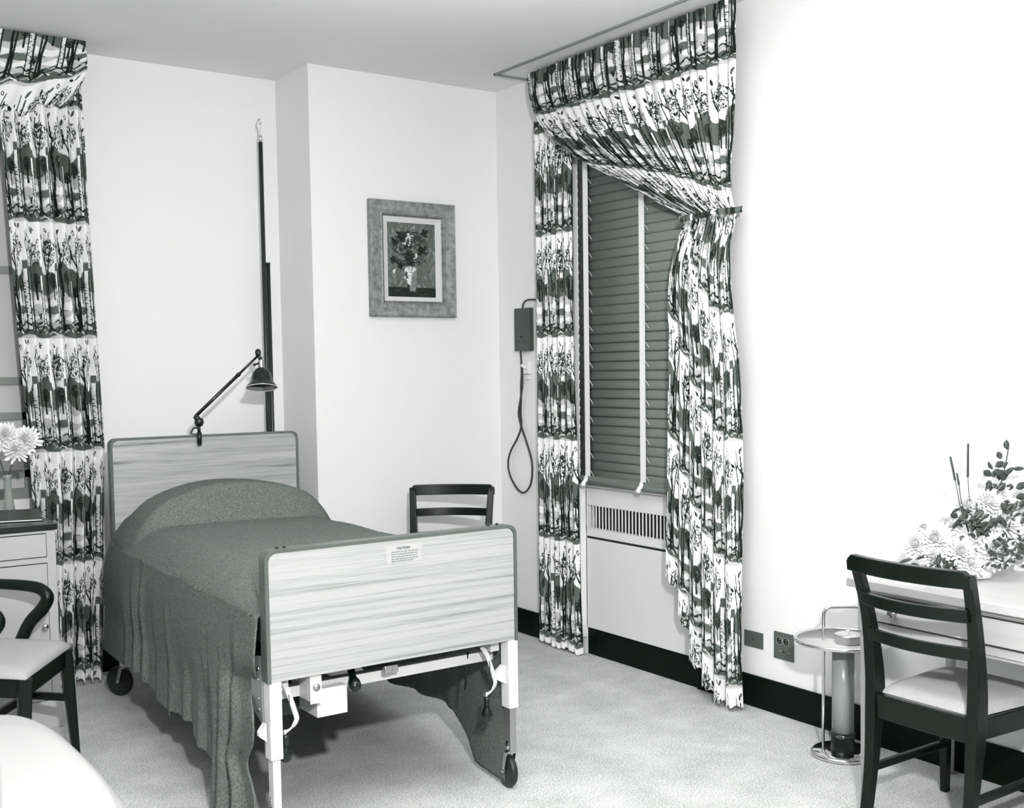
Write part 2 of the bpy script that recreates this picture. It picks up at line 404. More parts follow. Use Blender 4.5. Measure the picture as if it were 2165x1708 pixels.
def cloth_mesh(name, P, val, parent=None, material=None):
    """P: array (nv,nu,3); val (nv,nu) print value stored on the vertices"""
    nv, nu, _ = P.shape
    off = Vector((0,0,0)) if parent is None else parent.location
    me = bpy.data.meshes.new(name)
    co = (P-np.array(off)).reshape(-1, 3).astype(np.float32)
    me.vertices.add(nv*nu); me.vertices.foreach_set('co', co.ravel())
    i = np.arange((nv-1)*(nu-1)); r_ = i//(nu-1); c_ = i % (nu-1); a = r_*nu+c_
    q = np.stack([a, a+1, a+nu+1, a+nu], 1).astype(np.int32)
    me.loops.add(q.size); me.loops.foreach_set('vertex_index', q.ravel())
    me.polygons.add(len(q)); me.polygons.foreach_set('loop_start', np.arange(0, q.size, 4).astype(np.int32))
    me.polygons.foreach_set('loop_total', np.full(len(q), 4, np.int32))
    me.update(calc_edges=True); me.validate()
    at = me.attributes.new('print', 'FLOAT', 'POINT'); at.data.foreach_set('value', val.reshape(-1).astype(np.float32))
    me.polygons.foreach_set('use_smooth', np.ones(len(me.polygons), bool))
    me.materials.append(material or cloth_m)
    o = bpy.data.objects.new(name, me); C.objects.link(o)
    if parent is not None: o.parent = parent
    s_ = o.modifiers.new('thick', 'SOLIDIFY'); s_.thickness = 0.0025; s_.offset = 0
    return o

def foldwave(s, sharp=0.75):
    """pleats with a round crest towards the room and a tight valley: s in turns"""
    return 1-2*np.abs(np.sin(PI*s))**sharp

# straight panel of the right window curtain (runs along Y)
def straight_panel(name, a0, a1, z0, z1, base, amp, nf, axis, fabric, uoff, voff, parent, seed, taper=None, step=0.004):
    rs = np.random.RandomState(seed)
    nu = int(fabric/step); nv = int((z1-z0)/step)
    u = np.linspace(0, 1, nu)[None, :]; t = np.linspace(0, 1, nv)[:, None]
    ph = np.interp(u[0], np.linspace(0, 1, nf+1), np.arange(nf+1)+rs.uniform(-.22, .22, nf+1))[None, :]
    ampu = np.interp(u[0], np.linspace(0, 1, nf+1), rs.uniform(0.65, 1.25, nf+1))[None, :]
    ph = ph+0.10*np.sin(t*5+seed)+0.04*np.sin(t*13+u*6)
    growth = 0.75+0.25*t
    w_ = foldwave(ph)*amp*ampu*growth
    lat = np.sin(2*PI*ph)*amp*0.30
    A0 = a0 if taper is None else taper[0](t); A1 = a1 if taper is None else taper[1](t)
    s = A0+(A1-A0)*u+lat*np.sign(a1-a0)*0.5
    hem = 0.012*np.sin(2*PI*ph)*ampu+0.006*np.sin(u*11)
    z = z1+(z0-z1)*t+hem*t**6
    P = np.zeros((nv, nu, 3))
    if axis == 'y': P[..., 0] = base+w_; P[..., 1] = s
    else: P[..., 1] = base+w_; P[..., 0] = s
    P[..., 2] = z
    val = sample(uoff+u*fabric+0*t, voff+(z1-z0)*t+0*u)
    return cloth_mesh(name, P, val, parent)

cur = empty('curtain', (3.53, 4.25, 3.04), 'floor-length curtain printed with birch trees, swagged across the window and tied back beside the blind', 'curtain')
straight_panel('straight_panel', 5.035, 4.672, 0.022, 2.80, 3.566, 0.022, 7, 'y', 0.80, 0.12, 0.463, cur, 3, taper=(lambda t: 5.035+0*t, lambda t: 4.705-0.036*t))

def swept_panel():
    rs = np.random.RandomState(11)
    step = 0.0040; fabric = 2.05; nu = int(fabric/step); nv = int(3.1/step)
    U = np.linspace(0, 1, nu); T = np.linspace(0, 1, nv)
    y0, y1 = 5.02, 3.495; zt, ztie = 3.045, 2.155
    P = np.zeros((nv, nu, 3)); arc = np.zeros((nv, nu))
    nf = 24
    ph = np.interp(U, np.linspace(0, 1, nf+1), np.arange(nf+1)+rs.uniform(-.25, .25, nf+1))
    ampu = np.interp(U, np.linspace(0, 1, nf+1), rs.uniform(0.55, 1.3, nf+1))
    tt = 0.46                                # fraction of rows above the tie
    na = int(nv*tt); a = np.linspace(0, 1, na); b = np.linspace(0, 1, nv-na+1)[1:]
    hem_u = np.array([0, .10, .16, .24, .33, .42, .55, .66, .75, 1.0]); hem_z = np.array([.57, .53, .44, .40, .26, .17, .10, .045, .03, .022])
    for j, u in enumerate(U):
        ys = lerp(y0, y1, u); yt = lerp(3.845, 3.535, u**1.15)
        p0 = (ys, zt); e = 1-u
        p1 = (ys-0.005, zt-0.40-0.02*e)
        p2 = (lerp(lerp(ys, yt, 0.66), 4.28, e**3), ztie+0.24+0.055*e)
        p3 = (yt, ztie+0.015*(1-u))
        s = 1-a
        Y = s**3*p0[0]+3*s*s*a*p1[0]+3*s*a*a*p2[0]+a**3*p3[0]
        Z = s**3*p0[1]+3*s*s*a*p1[1]+3*s*a*a*p2[1]+a**3*p3[1]
        # below the tie the gathered cloth spreads out again
        yb = lerp(3.950, 3.478, u**0.95)
        zh = np.interp(u, hem_u, hem_z)+0.006*math.sin(2*PI*ph[j])
        sp = np.clip(b/0.30, 0, 1); sp = sp*sp*(3-2*sp)
        sp = 0.55*sp+0.45*b
        Y2 = yt+(yb-yt)*sp; Z2 = p3[1]+(zh-p3[1])*b
        P[:na, j, 1] = Y; P[:na, j, 2] = Z; P[na:, j, 1] = Y2; P[na:, j, 2] = Z2
    d = np.hypot(np.diff(P[..., 1], axis=0), np.diff(P[..., 2], axis=0)); arc[1:] = np.cumsum(d, 0)
    tie = np.concatenate([a, np.ones(nv-na)])[:, None]; below = np.concatenate([np.zeros(na), b])[:, None]
    pinch = np.exp(-((np.arange(nv)-na)/(0.03*nv))**2)[:, None]
    phase = ph[None, :]+0.05*np.sin(arc*7+U[None, :]*5)
    # above: shallow at the heading, deeper towards the tie; below: merge into fewer broad folds
    wa = foldwave(phase, 0.8)*ampu[None, :]*(0.008+0.015*tie)*(1-0.35*pinch)
    ph2 = ph[None, :]/4.0+0.04*np.sin(arc*4)
    wb = foldwave(ph2, 0.75)*0.040*(0.75+0.4*below)+np.sin(2*PI*phase)*0.0015
    k = np.clip(below/0.15, 0, 1); k = k*k*(3-2*k)
    wv = wa*(1-k)+wb*k
    sag = -0.035*np.sin(PI*np.clip(tie, 0, 1))*(1-U[None, :])*(below == 0)
    bulge = -0.020*(np.sin(PI*np.clip(below*3.2, 0, 1)))*1.0
    P[..., 0] = 3.522+wv+sag+bulge+0.035*pinch+0.018*np.cos(PI*U)[None, :]*0
    P[..., 0] = np.minimum(P[..., 0], 3.585)
    # rounded roll of the gathered leading edge
    val = sample(0.10+U[None, :]*fabric*0.92+0*arc, arc+0.268)
    o = cloth_mesh('swept_panel', P, val, cur)
    return o
swept_panel()
def tieback():
    pts = []
    n = 60; L = []
    for i in range(n+1):
        t = i/n; a = lerp(200, 360, t)
        y = lerp(3.820, 3.500, t); z = lerp(2.150, 2.165, t)-0.012*math.sin(PI*t)
        x = 3.470-0.022*math.sin(PI*min(1, t*1.2))+0.09*sstep(t, 0.75, 1)+0.06*(1-sstep(t, 0, 0.12))
        L.append((x, y, z))
    W_ = np.linspace(-0.013, 0.013, 14); P = np.zeros((14, n+1, 3)); V = np.zeros((14, n+1))
    for i, (x, y, z) in enumerate(L):
        for j, q in enumerate(W_):
            P[j, i] = (x-0.004*math.cos(q/0.013*PI/2), y, z+q); V[j, i] = sample(0.1+i*0.007, 0.3+q)
    cloth_mesh('tieback', P, V, cur)
tieback()

# curtain of the left window
lc = empty('curtain', (1.36, 5.74, 3.04), 'narrow floor-length curtain printed with birch trees, hanging at the left behind the dresser and bed', 'curtain')
def L0(t): return 1.06+0.09*np.clip(t*1.5, 0, 1)
def L1(t): return np.interp(t, [0, .06, .25, .45, .62, .82, 1], [1.43, 1.44, 1.455, 1.473, 1.488, 1.462, 1.440])
straight_panel('straight_panel', 1.10, 1.465, 0.022, 2.98, 5.72, 0.026, 7, 'x', 0.80, 0.30, 0.293, lc, 8, taper=(L0, L1))
def left_swag():
    nu, nv = 260, 120; U = np.linspace(0, 1, nu)[None, :]; T = np.linspace(0, 1, nv)[:, None]
    x1 = 1.452-0.006*T-0.045*np.clip((T-0.5)/0.5, 0, 1)**1.5; x0 = 0.90+0*T
    P = np.zeros((nv, nu, 3)); P[..., 0] = x0+(x1-x0)*U
    P[..., 1] = 5.665-0.028*np.sin(PI*T)*np.sqrt(U)+0.012*np.sin(U*34+T*4)*T+0.05*T**6
    drop = 0.25-0.10*(1-U)*-1.0
    P[..., 2] = 3.05-drop*T-0.06*T*np.sin(U*3)+0.012*np.sin(U*20)*T
    V = sample(0.35+U*0.62+0.10*T, 0.28+T*0.33+0.10*U*T)
    cloth_mesh('swag', P, V, lc)
left_swag()

# ------------------------------------------------------------------ venetian blind
bl = empty('venetian_blind', (3.60, 4.24, 0.90), 'grey venetian blind with closed slats and white ladder tapes in the window behind the curtain', 'blind')
slat_m = mat('grey_slat', 0.165, 0.5)
sl = MB(); nS = 41; z0s, z1s = 0.955, 2.80
bY0, bY1 = 3.70, 4.700
for i in range(nS):
    z = lerp(z0s, z1s, i/(nS-1))
    tilt = 80 if 4 < i < 17 else 86
    c, s = math.cos(R(tilt)), math.sin(R(tilt)); rows = []
    for k in range(6):
        q = (k/5-0.5)*0.050; cr_ = 0.0035*(1-(2*k/5-1)**2)
        x = 3.600-q*c-cr_*s; zz = z-q*s*-1*-1+0 if False else z+q*s-cr_*c*0
        rows.append([(3.600+q*c-cr_, bY0, zz), (3.600+q*c-cr_, bY1, zz)])
    sl.grid(rows)
sl.build('slats', slat_m, bl, solid=0.0012)
MB().box(3.575, 3.628, bY0, bY1, 2.815, 2.860).build('head_rail', mat('grey_rail', 0.16, 0.4), bl, bevel=0.003)
MB().tube([(3.592, bY0, 0.912), (3.592, bY1, 0.912)], 0.013, 14).box(3.585, 3.612, bY0, bY1, 0.905, 0.945).build('bottom_rail', mat('grey_rail', 0.16, 0.4), bl)
tape_m = mat('white_tape', 0.78, 0.7)
for yc in (4.625, 4.191):
    MB().box(3.586, 3.589, yc-0.019, yc+0.019, 0.93, 2.83).tube([(3.584, yc+0.008, 0.94), (3.572, yc-0.002, 0.925), (3.566, yc+0.012, 0.905), (3.560, yc+0.020, 0.895)], 0.011, 10)\
        .tube([(3.560, yc+0.015, 0.905), (3.556, yc-0.010, 0.900)], 0.009, 10).build('ladder_tape', tape_m, bl, label='white cloth ladder tape knotted at the bottom rail')
    r0 = None
    for i in range(0, nS, 2):
        z = lerp(z0s, z1s, i/(nS-1))+0.004
        if r0 is None:
            r0 = MB().tube([(3.586, yc-0.019, z+0.020), (3.588, yc-0.048, z-0.014)], 0.0013, 5).build('ladder_cord', tape_m, bl); zr = z
        else:
            q = r0.copy(); C.objects.link(q); q.parent = bl; q.location = (0, 0, z-zr)

# ------------------------------------------------------------------ radiator enclosure under the window
rad = empty('radiator_cover', (XW, 4.3, 0), 'cream radiator cover with a slotted grille beneath the grey blind', 'radiator cover')
ry0, ry1 = 3.86, 4.705
body = MB().box(3.634, 3.660, ry0, ry1, 0.141, 0.612).box(3.634, 3.660, ry0, ry1, 0.786, 0.905)\
    .box(3.634, 3.660, ry0, ry1, 0.624, 0.667)
yk = ry1-0.010; body.box(3.634, 3.660, yk, ry1, 0.66, 0.79)
while yk > ry0+0.03:
    y_n = yk-0.0263; body.box(3.634, 3.637, y_n, y_n+0.0085, 0.665, 0.788); yk = y_n
body.box(3.634, 3.660, ry0, yk, 0.66, 0.79)
body.build('panel', mat('cover_enamel', 0.74, 0.5), rad)
MB().box(3.6345, 3.6625, ry0, ry1, 0.6115, 0.6245).box(3.700, 3.75, ry0, ry1, 0.141, 0.905).build('dark_interior', dark_gap, rad)
MB().box(3.606, 3.755, ry0, ry1, 0.885, 0.903).build('top_ledge', cream, rad, bevel=0.003)
MB().box(3.636, 3.650, ry0, ry1, 0.0, 0.139).build('kick_board', base_m, rad)

# ------------------------------------------------------------------ wall fittings
cb = empty('call_box', (3.62, 5.23, 1.595), 'small dark grey wall box with a looped cord beside the curtain', 'wall box')
MB().box(3.598, XW-0.001, 5.155, 5.296, 1.595, 1.831).build('housing', mat('grey_box_metal', 0.055, 0.45), cb, bevel=0.004)
kn = MB(); kn.cyl((3.594, 5.228, 1.672), (3.600, 5.228, 1.672), 0.006); kn.cyl((3.595, 5.252, 1.650), (3.600, 5.252, 1.650), 0.004); kn.cyl((3.595, 5.204, 1.650), (3.600, 5.204, 1.650), 0.004)
kn.build('button', blackp, cb)
def smooth_path(pts, n=8):
    out = []; k = len(pts)
    for i in range(k-1):
        p0 = Vector(pts[max(i-1, 0)]); p1 = Vector(pts[i]); p2 = Vector(pts[i+1]); p3 = Vector(pts[min(i+2, k-1)])
        for j in range(n):
            t = j/n
            out.append(0.5*((2*p1)+(-p0+p2)*t+(2*p0-5*p1+4*p2-p3)*t*t+(-p0+3*p1-3*p2+p3)*t**3))
    out.append(Vector(pts[-1])); return out
xc = 3.616
MB().tube(smooth_path([(xc, 5.262, 1.597), (xc, 5.257, 1.55), (xc-0.006, 5.245, 1.50), (xc, 5.256, 1.45), (xc, 5.262, 1.40), (xc-0.006, 5.254, 1.33),
                       (xc, 5.268, 1.25), (xc, 5.264, 1.18), (xc-0.002, 5.300, 1.11), (xc, 5.375, 1.03), (xc, 5.402, 0.955), (xc, 5.375, 0.88), (xc, 5.300, 0.815),
                       (xc, 5.235, 0.810), (xc, 5.175, 0.87), (xc, 5.165, 0.98), (xc, 5.215, 1.09), (xc-0.002, 5.262, 1.18), (xc-0.008, 5.276, 1.25), (xc-0.004, 5.262, 1.33),
                       (xc-0.006, 5.240, 1.40), (xc-0.004, 5.240, 1.46), (xc, 5.250, 1.505)]), 0.0055, 8).build('looped_cord', mat('grey_cord', 0.02, 0.5), cb)
MB().tube(smooth_path([(xc, 5.235, 1.830), (xc, 5.225, 1.860), (xc, 5.180, 1.875), (3.622, 5.10, 1.87)]), 0.005, 8).build('feed_cord', mat('grey_cord', 0.02, 0.5), cb)
MB().tube(smooth_path([(3.622, 5.255, 1.500), (3.612, 5.240, 1.515), (3.616, 5.215, 1.500), (3.618, 5.19, 1.500)]), 0.009, 8)\
    .box(3.616, XW-0.001, 5.185, 5.235, 1.470, 1.535).box(3.622, XW-0.001, 5.19, 5.225, 1.44, 1.456).build('cord_hook', trim_m, cb, bevel=0.003)

p1 = empty('blank_wall_plate', (XW, 3.505, 0.262), 'small grey blank wall plate low on the wall next to the curtain', 'wall plate')
MB().box(XW-0.005, XW, 3.449, 3.562, 0.263, 0.334).build('plate', steel_plate, p1, bevel=0.002)
MB().cyl((XW-0.0056, 3.506, 0.298), (XW-0.004, 3.506, 0.298), 0.004, 10).build('centre_hole', blackp, p1)
p2 = empty('power_outlet', (XW, 3.33, 0.242), 'square grey outlet plate with two sockets beside the ashtray stand', 'outlet')
MB().box(XW-0.005, XW, 3.272, 3.386, 0.242, 0.359).build('plate', steel_plate, p2, bevel=0.002)
for yk in (3.352, 3.314):
    s_ = MB().cyl((XW-0.0065, yk, 0.322), (XW-0.004, yk, 0.322), 0.0165, 20).build('socket', mat('socket_black', 0.012, 0.4), p2)
    sl2 = MB()
    sl2.tube([(XW-0.0068, yk+0.0165*math.cos(a), 0.322+0.0165*math.sin(a)) for a in np.linspace(0, 2*PI, 24, endpoint=False)], 0.0011, 5, closed=True)
    for dz in (-0.006, 0.006): sl2.box(XW-0.0072, XW-0.0062, yk-0.004, yk+0.004, 0.322+dz-0.001, 0.322+dz+0.001)
    sl2.build('socket_rim', mat('socket_rim', 0.35, 0.4), s_)
MB().cyl((XW-0.0062, 3.328, 0.277), (XW-0.004, 3.328, 0.277), 0.005, 10).build('cord_hole', blackp, p2)
for yk in (3.350, 3.300):
    MB().cyl((XW-0.0066, yk, 0.277), (XW-0.004, yk, 0.277), 0.003, 8).build('screw', satin, p2)

# ------------------------------------------------------------------ framed flower painting
pic = empty('framed_painting', (3.085, YP, 1.78), 'framed still life of a bouquet in a white vase hanging on the white wall', 'painting')
fx0, fx1, fz0, fz1 = 2.808, 3.330, 1.786, 2.402
ix0, ix1, iz0, iz1 = 2.919, 3.212, 1.893, 2.290
def frame_ring(o0, o1, q0, q1, d0, d1):
    """mitred moulding between outer and inner rectangles; d = front depth at outer/inner edge"""
    (a0, a1, b0, b1), (c0, c1, e0, e1) = o0, o1
    Vv = [(a0, d0, b0), (a1, d0, b0), (a1, d0, b1), (a0, d0, b1), (c0, d1, e0), (c1, d1, e0), (c1, d1, e1), (c0, d1, e1)]
    return Vv, [(0,1,5,4), (1,2,6,5), (2,3,7,6), (3,0,4,7)]
mb = MB()
def ring(o, i, d0, d1):
    v_, f_ = frame_ring(o, i, 0, 0, d0, d1); mb.add(v_, f_)
def ins(o, k): return (o[0]+k, o[1]-k, o[2]+k, o[3]-k)
O = (fx0, fx1, fz0, fz1)
for k0, k1, da, db in ((0, 0.0, -0.002, -0.036), (0, 0.007, -0.036, -0.046), (0.007, 0.014, -0.046, -0.044), (0.014, 0.062, -0.044, -0.032), (0.062, 0.070, -0.032, -0.037), (0.070, 0.078, -0.037, -0.024), (0.078, 0.086, -0.024, -0.020)):
    da += YP; db += YP
    ring(ins(O, k0), ins(O, k1), da, db)
mb.build('frame', frame_wood, pic)
mb = MB(); ring(ins(O, 0.084), (ix0, ix1, iz0, iz1), YP-0.021, YP-0.013); mb.build('white_liner', mat('liner_linen', 0.62, 0.8), pic)
bd = MB()
for (xa, za, xb, zb) in ((fx0+.078, fz1-.078, fx1-.078, fz1-.078), (fx0+.078, fz0+.078, fx1-.078, fz0+.078)):
    n = 46
    for i in range(n):
        x = lerp(xa, xb, (i+.5)/n); bd.lathe([(0.0001, -0.0035), (0.0035, 0), (0.0001, 0.0035)], (x, YP-0.027, za), 6)
for xa in (fx0+.078, fx1-.078):
    n = 60
    for i in range(n):
        bd.lathe([(0.0001, -0.0035), (0.0035, 0), (0.0001, 0.0035)], (xa, YP-0.027, lerp(fz0+.07, fz1-.07, (i+.5)/n)), 6)
bd.build('beading', mat('dark_beading', 0.07, 0.5), pic)
def painting_canvas():
    rs = np.random.RandomState(3); nv, nu = 260, 190
    V = np.ones((nv, nu))*0.42; yy, xx = np.mgrid[0:nv, 0:nu]; yy = yy/nv; xx = xx/nu
    def dab(cx, cy, L, W_, a, val):
        dx = xx-cx; dy = (yy-cy)*1.35; u = dx*math.cos(a)+dy*math.sin(a); v = -dx*math.sin(a)+dy*math.cos(a)
        V[((u/L)**2+(v/W_)**2) < 1] = val
    for k in range(420):
        dab(rs.uniform(0, 1), rs.uniform(0, .88), rs.uniform(.03, .07), .012, rs.uniform(.9, 2.2), np.clip(0.42+rs.normal(0, .05)+0.16*(rs.uniform() > .8), .3, .7))
    V[yy > 0.86] = 0.08
    for k in range(60): dab(rs.uniform(0, 1), rs.uniform(.88, 1), .06, .01, rs.uniform(-.2, .2), rs.uniform(.02, .2))
    for k in range(150):      # leafy bouquet
        a = rs.uniform(0, 2*PI); q = math.sqrt(rs.uniform(0, 1)); dab(.47+.36*q*math.cos(a), .36+.25*q*math.sin(a), rs.uniform(.03, .06), .014, rs.uniform(0, PI), rs.uniform(.1, .36))
    for cx, cy, r_ in ((.28, .19, .085), (.78, .13, .06), (.16, .27, .05), (.40, .38, .13), (.70, .36, .09), (.48, .50, .11), (.13, .50, .05), (.25, .57, .05)):
        for k in range(26): dab(cx+rs.normal(0, r_*.45), cy+rs.normal(0, r_*.36), rs.uniform(.02, .045), .016, rs.uniform(0, PI), rs.uniform(0.0, .14))
    for cx, cy, r_, n in ((.46, .21, .05, 16), (.35, .29, .02, 5), (.59, .45, .035, 10), (.13, .66, .025, 6)):
        for k in range(n): dab(cx+rs.normal(0, r_*.6), cy+rs.normal(0, r_*.5), .022, .012, rs.uniform(0, PI), rs.uniform(.75, 1))
    vs_ = (np.abs(xx-(.47+.02*yy)) < (.125-.13*(yy-.58))) & (yy > .59) & (yy < .91)   # vase
    V[vs_] = 0.52
    V[vs_ & (xx < .42+.1*(yy-.58)) & (yy > .62)] = 0.12
    for k in range(26): dab(.44+rs.normal(0, .03), rs.uniform(.60, .84), .022, .022, 1.4, rs.uniform(.85, 1))
    for k in range(10): dab(rs.uniform(.36, .58), rs.uniform(.59, .65), .03, .016, rs.uniform(0, 2), rs.uniform(.7, 1))
    for k in range(10): dab(rs.uniform(.5, .56), rs.uniform(.68, .88), .018, .03, 1.4, rs.uniform(.4, .6))
    P = np.zeros((nv, nu, 3)); P[..., 0] = ix0-0.004+(ix1-ix0+0.008)*xx*nu/(nu-1); P[..., 2] = iz1+0.004-(iz1-iz0+0.008)*yy*nv/(nv-1); P[..., 1] = YP-0.011+rs.normal(0, .0004, (nv, nu))
    cloth_mesh('canvas', P, V, pic, attr_mat('oil_paint', 0.45))
painting_canvas()

# ------------------------------------------------------------------ hospital bed
FX0, FX1, FY = 1.317, 2.247, 3.312
bed = empty('hospital_bed', (1.83, 4.35, 0), 'adjustable hospital bed with woodgrain head and foot panels, cream frame and hand cranks', 'bed')
def panel(name, x0, x1, z0, z1, yf, yb, r_, m_, lab, tilt=0.0):
    mm = MB(); o = rrect(x0+0.012, x1-0.012, z0, z1-0.010, r_, rb=0.004)
    mm.prism(o, lambda a, b: (a, yf, b), lambda a, b: (a, yb, b))
    return mm.build(name, m_, bed, bevel=0.002, label=lab)
def edging(x0, x1, z0, z1, yf, yb, r_, parent):
    o = rrect(x0, x1, z0-0.003, z1, r_, rb=0.004); i_ = rrect(x0+0.012, x1-0.012, z0-0.003, z1-0.010, r_*0.8, rb=0.004)
    mm = MB(); n = len(o)
    # U-shaped band on the outside: skip the bottom run
    for d0, d1, sc_ in ((yf-0.002, yf+0.010, 1), (yf+0.014, yb-0.014, 1), (yb-0.010, yb+0.002, 1)):
        for k in range(n-1):
            a, b = o[k], o[k+1]; c, d = i_[k+1], i_[k]
            mm.hexa([(a[0], d0, a[1]), (b[0], d0, b[1]), (c[0], d0, c[1]), (d[0], d0, d[1]), (a[0], d1, a[1]), (b[0], d1, b[1]), (c[0], d1, c[1]), (d[0], d1, d[1])])
    return mm.build('edge_trim', edge_m, parent)
fb = panel('footboard', FX0, FX1, 0.542, 0.953, FY, FY+0.045, 0.030, lam, 'pale grey woodgrain foot panel with rounded top corners')
edging(FX0, FX1, 0.542, 0.953, FY, FY+0.045, 0.034, fb)
HY = 5.42
hb = panel('headboard', 1.430, 2.352, 0.62, 1.200, HY, HY+0.040, 0.030, lam_head, 'darker woodgrain head panel')
edging(1.430, 2.352, 0.62, 1.200, HY, HY+0.040, 0.034, hb)
# bolts on top of the footboard
for x in (1.372, 1.395, 2.150, 2.185):
    MB().cyl((x, FY+0.03, 0.952), (x, FY+0.03, 0.959), 0.005, 8).build('bolt', gun, fb)
# caution label
lb = MB().add([(1.735, FY-0.0008, 0.868), (1.865, FY-0.0008, 0.868), (1.865, FY-0.0008, 0.927), (1.735, FY-0.0008, 0.927)], [(0, 1, 2, 3)]).build('caution_label', mat('label_paper', 0.40, 0.5), fb)
def text_mesh(s, size, loc, parent, material, name='lettering', rot=(PI/2, 0, 0)):
    cu = bpy.data.curves.new(name, 'FONT'); cu.body = s; cu.size = size; cu.align_x = 'CENTER'; cu.extrude = 0.0002; cu.offset = size*0.02
    t = bpy.data.objects.new('tmp', cu); C.objects.link(t)
    bpy.context.view_layer.update()
    me = bpy.data.meshes.new_from_object(t.evaluated_get(bpy.context.evaluated_depsgraph_get()))
    bpy.data.objects.remove(t)
    me.materials.clear(); me.materials.append(material)
    o = bpy.data.objects.new(name, me); C.objects.link(o); o.parent = parent
    root = parent
    while root.parent: root = root.parent
    o.location = Vector(loc)-Vector(root.location); o.rotation_euler = rot
    return o
ink = mat('label_ink', 0.03, 0.6)
text_mesh('CAUTION!', 0.0105, (1.797, FY-0.0014, 0.912), lb, ink)
tx = MB(); rs_ = random.Random(4)
for i, zz in enumerate((0.904, 0.896, 0.888, 0.880, 0.873)):
    x = 1.752
    while x < (1.848 if i < 4 else 1.830):
        L = rs_.uniform(0.004, 0.012); tx.box(x, min(x+L, 1.852), FY-0.0013, FY-0.0009, zz-0.0016, zz+0.0016); x += L+0.0022
tx.build('small_print', mat('label_ink_grey', 0.16, 0.6), lb)

def leg(x0, x1, y0, y1, zt, zm, nm, gauge=0.007):
    l = MB().box(x0, x1, y0, y1, zm, zt).build('leg', white_en, bed, bevel=0.003)
    MB().box(x0+gauge, x1-gauge, y0+gauge, y1-gauge, 0.135, zm+0.02).build('inner_tube', cream if nm == 'l' else satin, l, bevel=0.002)
    return l
def caster(cx, cy, r_, parent, yaw=0):
    Mx = Matrix.Rotation(yaw, 4, 'Z')
    def T(p): return Vector((cx, cy, 0))+Mx @ Vector(p)
    h = MB(); h.tube([T((0, 0, 0.175)), T((0, 0, 0.136))], 0.016, 14); h.lathe([(0.020, 0), (0.020, 0.006)], T((0, 0, 0.132)), 18)
    h.lathe([(0.019, 0), (0.019, 0.005)], T((0, 0, 0.156)), 18)
    for s in (-1, 1):
        p = [T((s*0.0175, -0.010, 0.134)), T((s*0.0175, 0.012, 0.134)), T((s*0.0205, 0.012, 0.134)), T((s*0.0205, -0.010, 0.134)),]
        q = [T((s*0.0175, 0.014, r_-0.006)), T((s*0.0175, 0.030, r_-0.006)), T((s*0.0205, 0.030, r_-0.006)), T((s*0.0205, 0.014, r_-0.006))]
        h.hexa([q[0], q[1], q[2], q[3], p[0], p[1], p[2], p[3]])
    h.tube([T((-0.024, 0.022, r_)), T((0.024, 0.022, r_))], 0.005, 8)
    c_ = h.build('caster', chrome, parent)
    RX = Matrix.Translation(T((0, 0.022, r_))) @ Mx @ Matrix.Rotation(PI/2, 4, 'Y')
    pr = [(0.012, -0.013), (0.030, -0.012), (r_-0.012, -0.014), (r_-0.003, -0.011), (r_, -0.004), (r_, 0.004), (r_-0.003, 0.011), (r_-0.012, 0.014), (0.030, 0.012), (0.012, 0.013)]
    MB().lathe(pr, (0, 0, 0), 36, RX).build('wheel', rubber, c_)
    return c_
lg = leg(1.322, 1.362, FY-0.002, FY+0.050, 0.542, 0.298, 'l'); caster(1.342, FY+0.026, 0.060, lg, 0.25)
lg = leg(2.206, 2.246, FY-0.002, FY+0.050, 0.542, 0.298, 'r'); caster(2.226, FY+0.026, 0.060, lg, -0.10)
lg = leg(1.440, 1.480, HY-0.002, HY+0.045, 0.62, 0.298, 'l'); caster(1.455, HY-0.005, 0.070, lg, 0.6)
lg = leg(2.302, 2.342, HY-0.002, HY+0.045, 0.62, 0.298, 'l'); caster(2.32, HY+0.02, 0.070, lg, 0.3)
# frame
fy = FY+0.10
MB().box(1.362, 2.206, fy, fy+0.004, 0.456, 0.494).box(1.362, 2.206, fy, fy+0.030, 0.490, 0.494).build('foot_cross_rail', cream, bed, bevel=0.001)
sx = lambda y, a, b: lerp(a, b, (y-FY)/(HY-FY))
for a, b in ((1.370, 1.470), (2.165, 2.290)):
    MB().hexa([(a, FY+0.05, 0.50), (a+0.035, FY+0.05, 0.50), (b+0.035, HY, 0.50), (b, HY, 0.50), (a, FY+0.05, 0.56), (a+0.035, FY+0.05, 0.56), (b+0.035, HY, 0.56), (b, HY, 0.56)]).build('side_rail', cream, bed)
MB().hexa([(1.36, FY+0.07, 0.585), (2.21, FY+0.07, 0.585), (2.31, HY-0.04, 0.585), (1.47, HY-0.04, 0.585), (1.36, FY+0.07, 0.60), (2.21, FY+0.07, 0.60), (2.31, HY-0.04, 0.60), (1.47, HY-0.04, 0.60)]).build('spring_deck', gun, bed)
MB().hexa([(1.37, FY+0.075, 0.602), (2.205, FY+0.075, 0.602), (2.31, HY-0.045, 0.602), (1.47, HY-0.045, 0.602), (1.37, FY+0.075, 0.80), (2.205, FY+0.075, 0.80), (2.31, HY-0.045, 0.80), (1.47, HY-0.045, 0.80)]).build('mattress', mat('ticking', 0.5, 0.9), bed, bevel=0.04, seg=4)
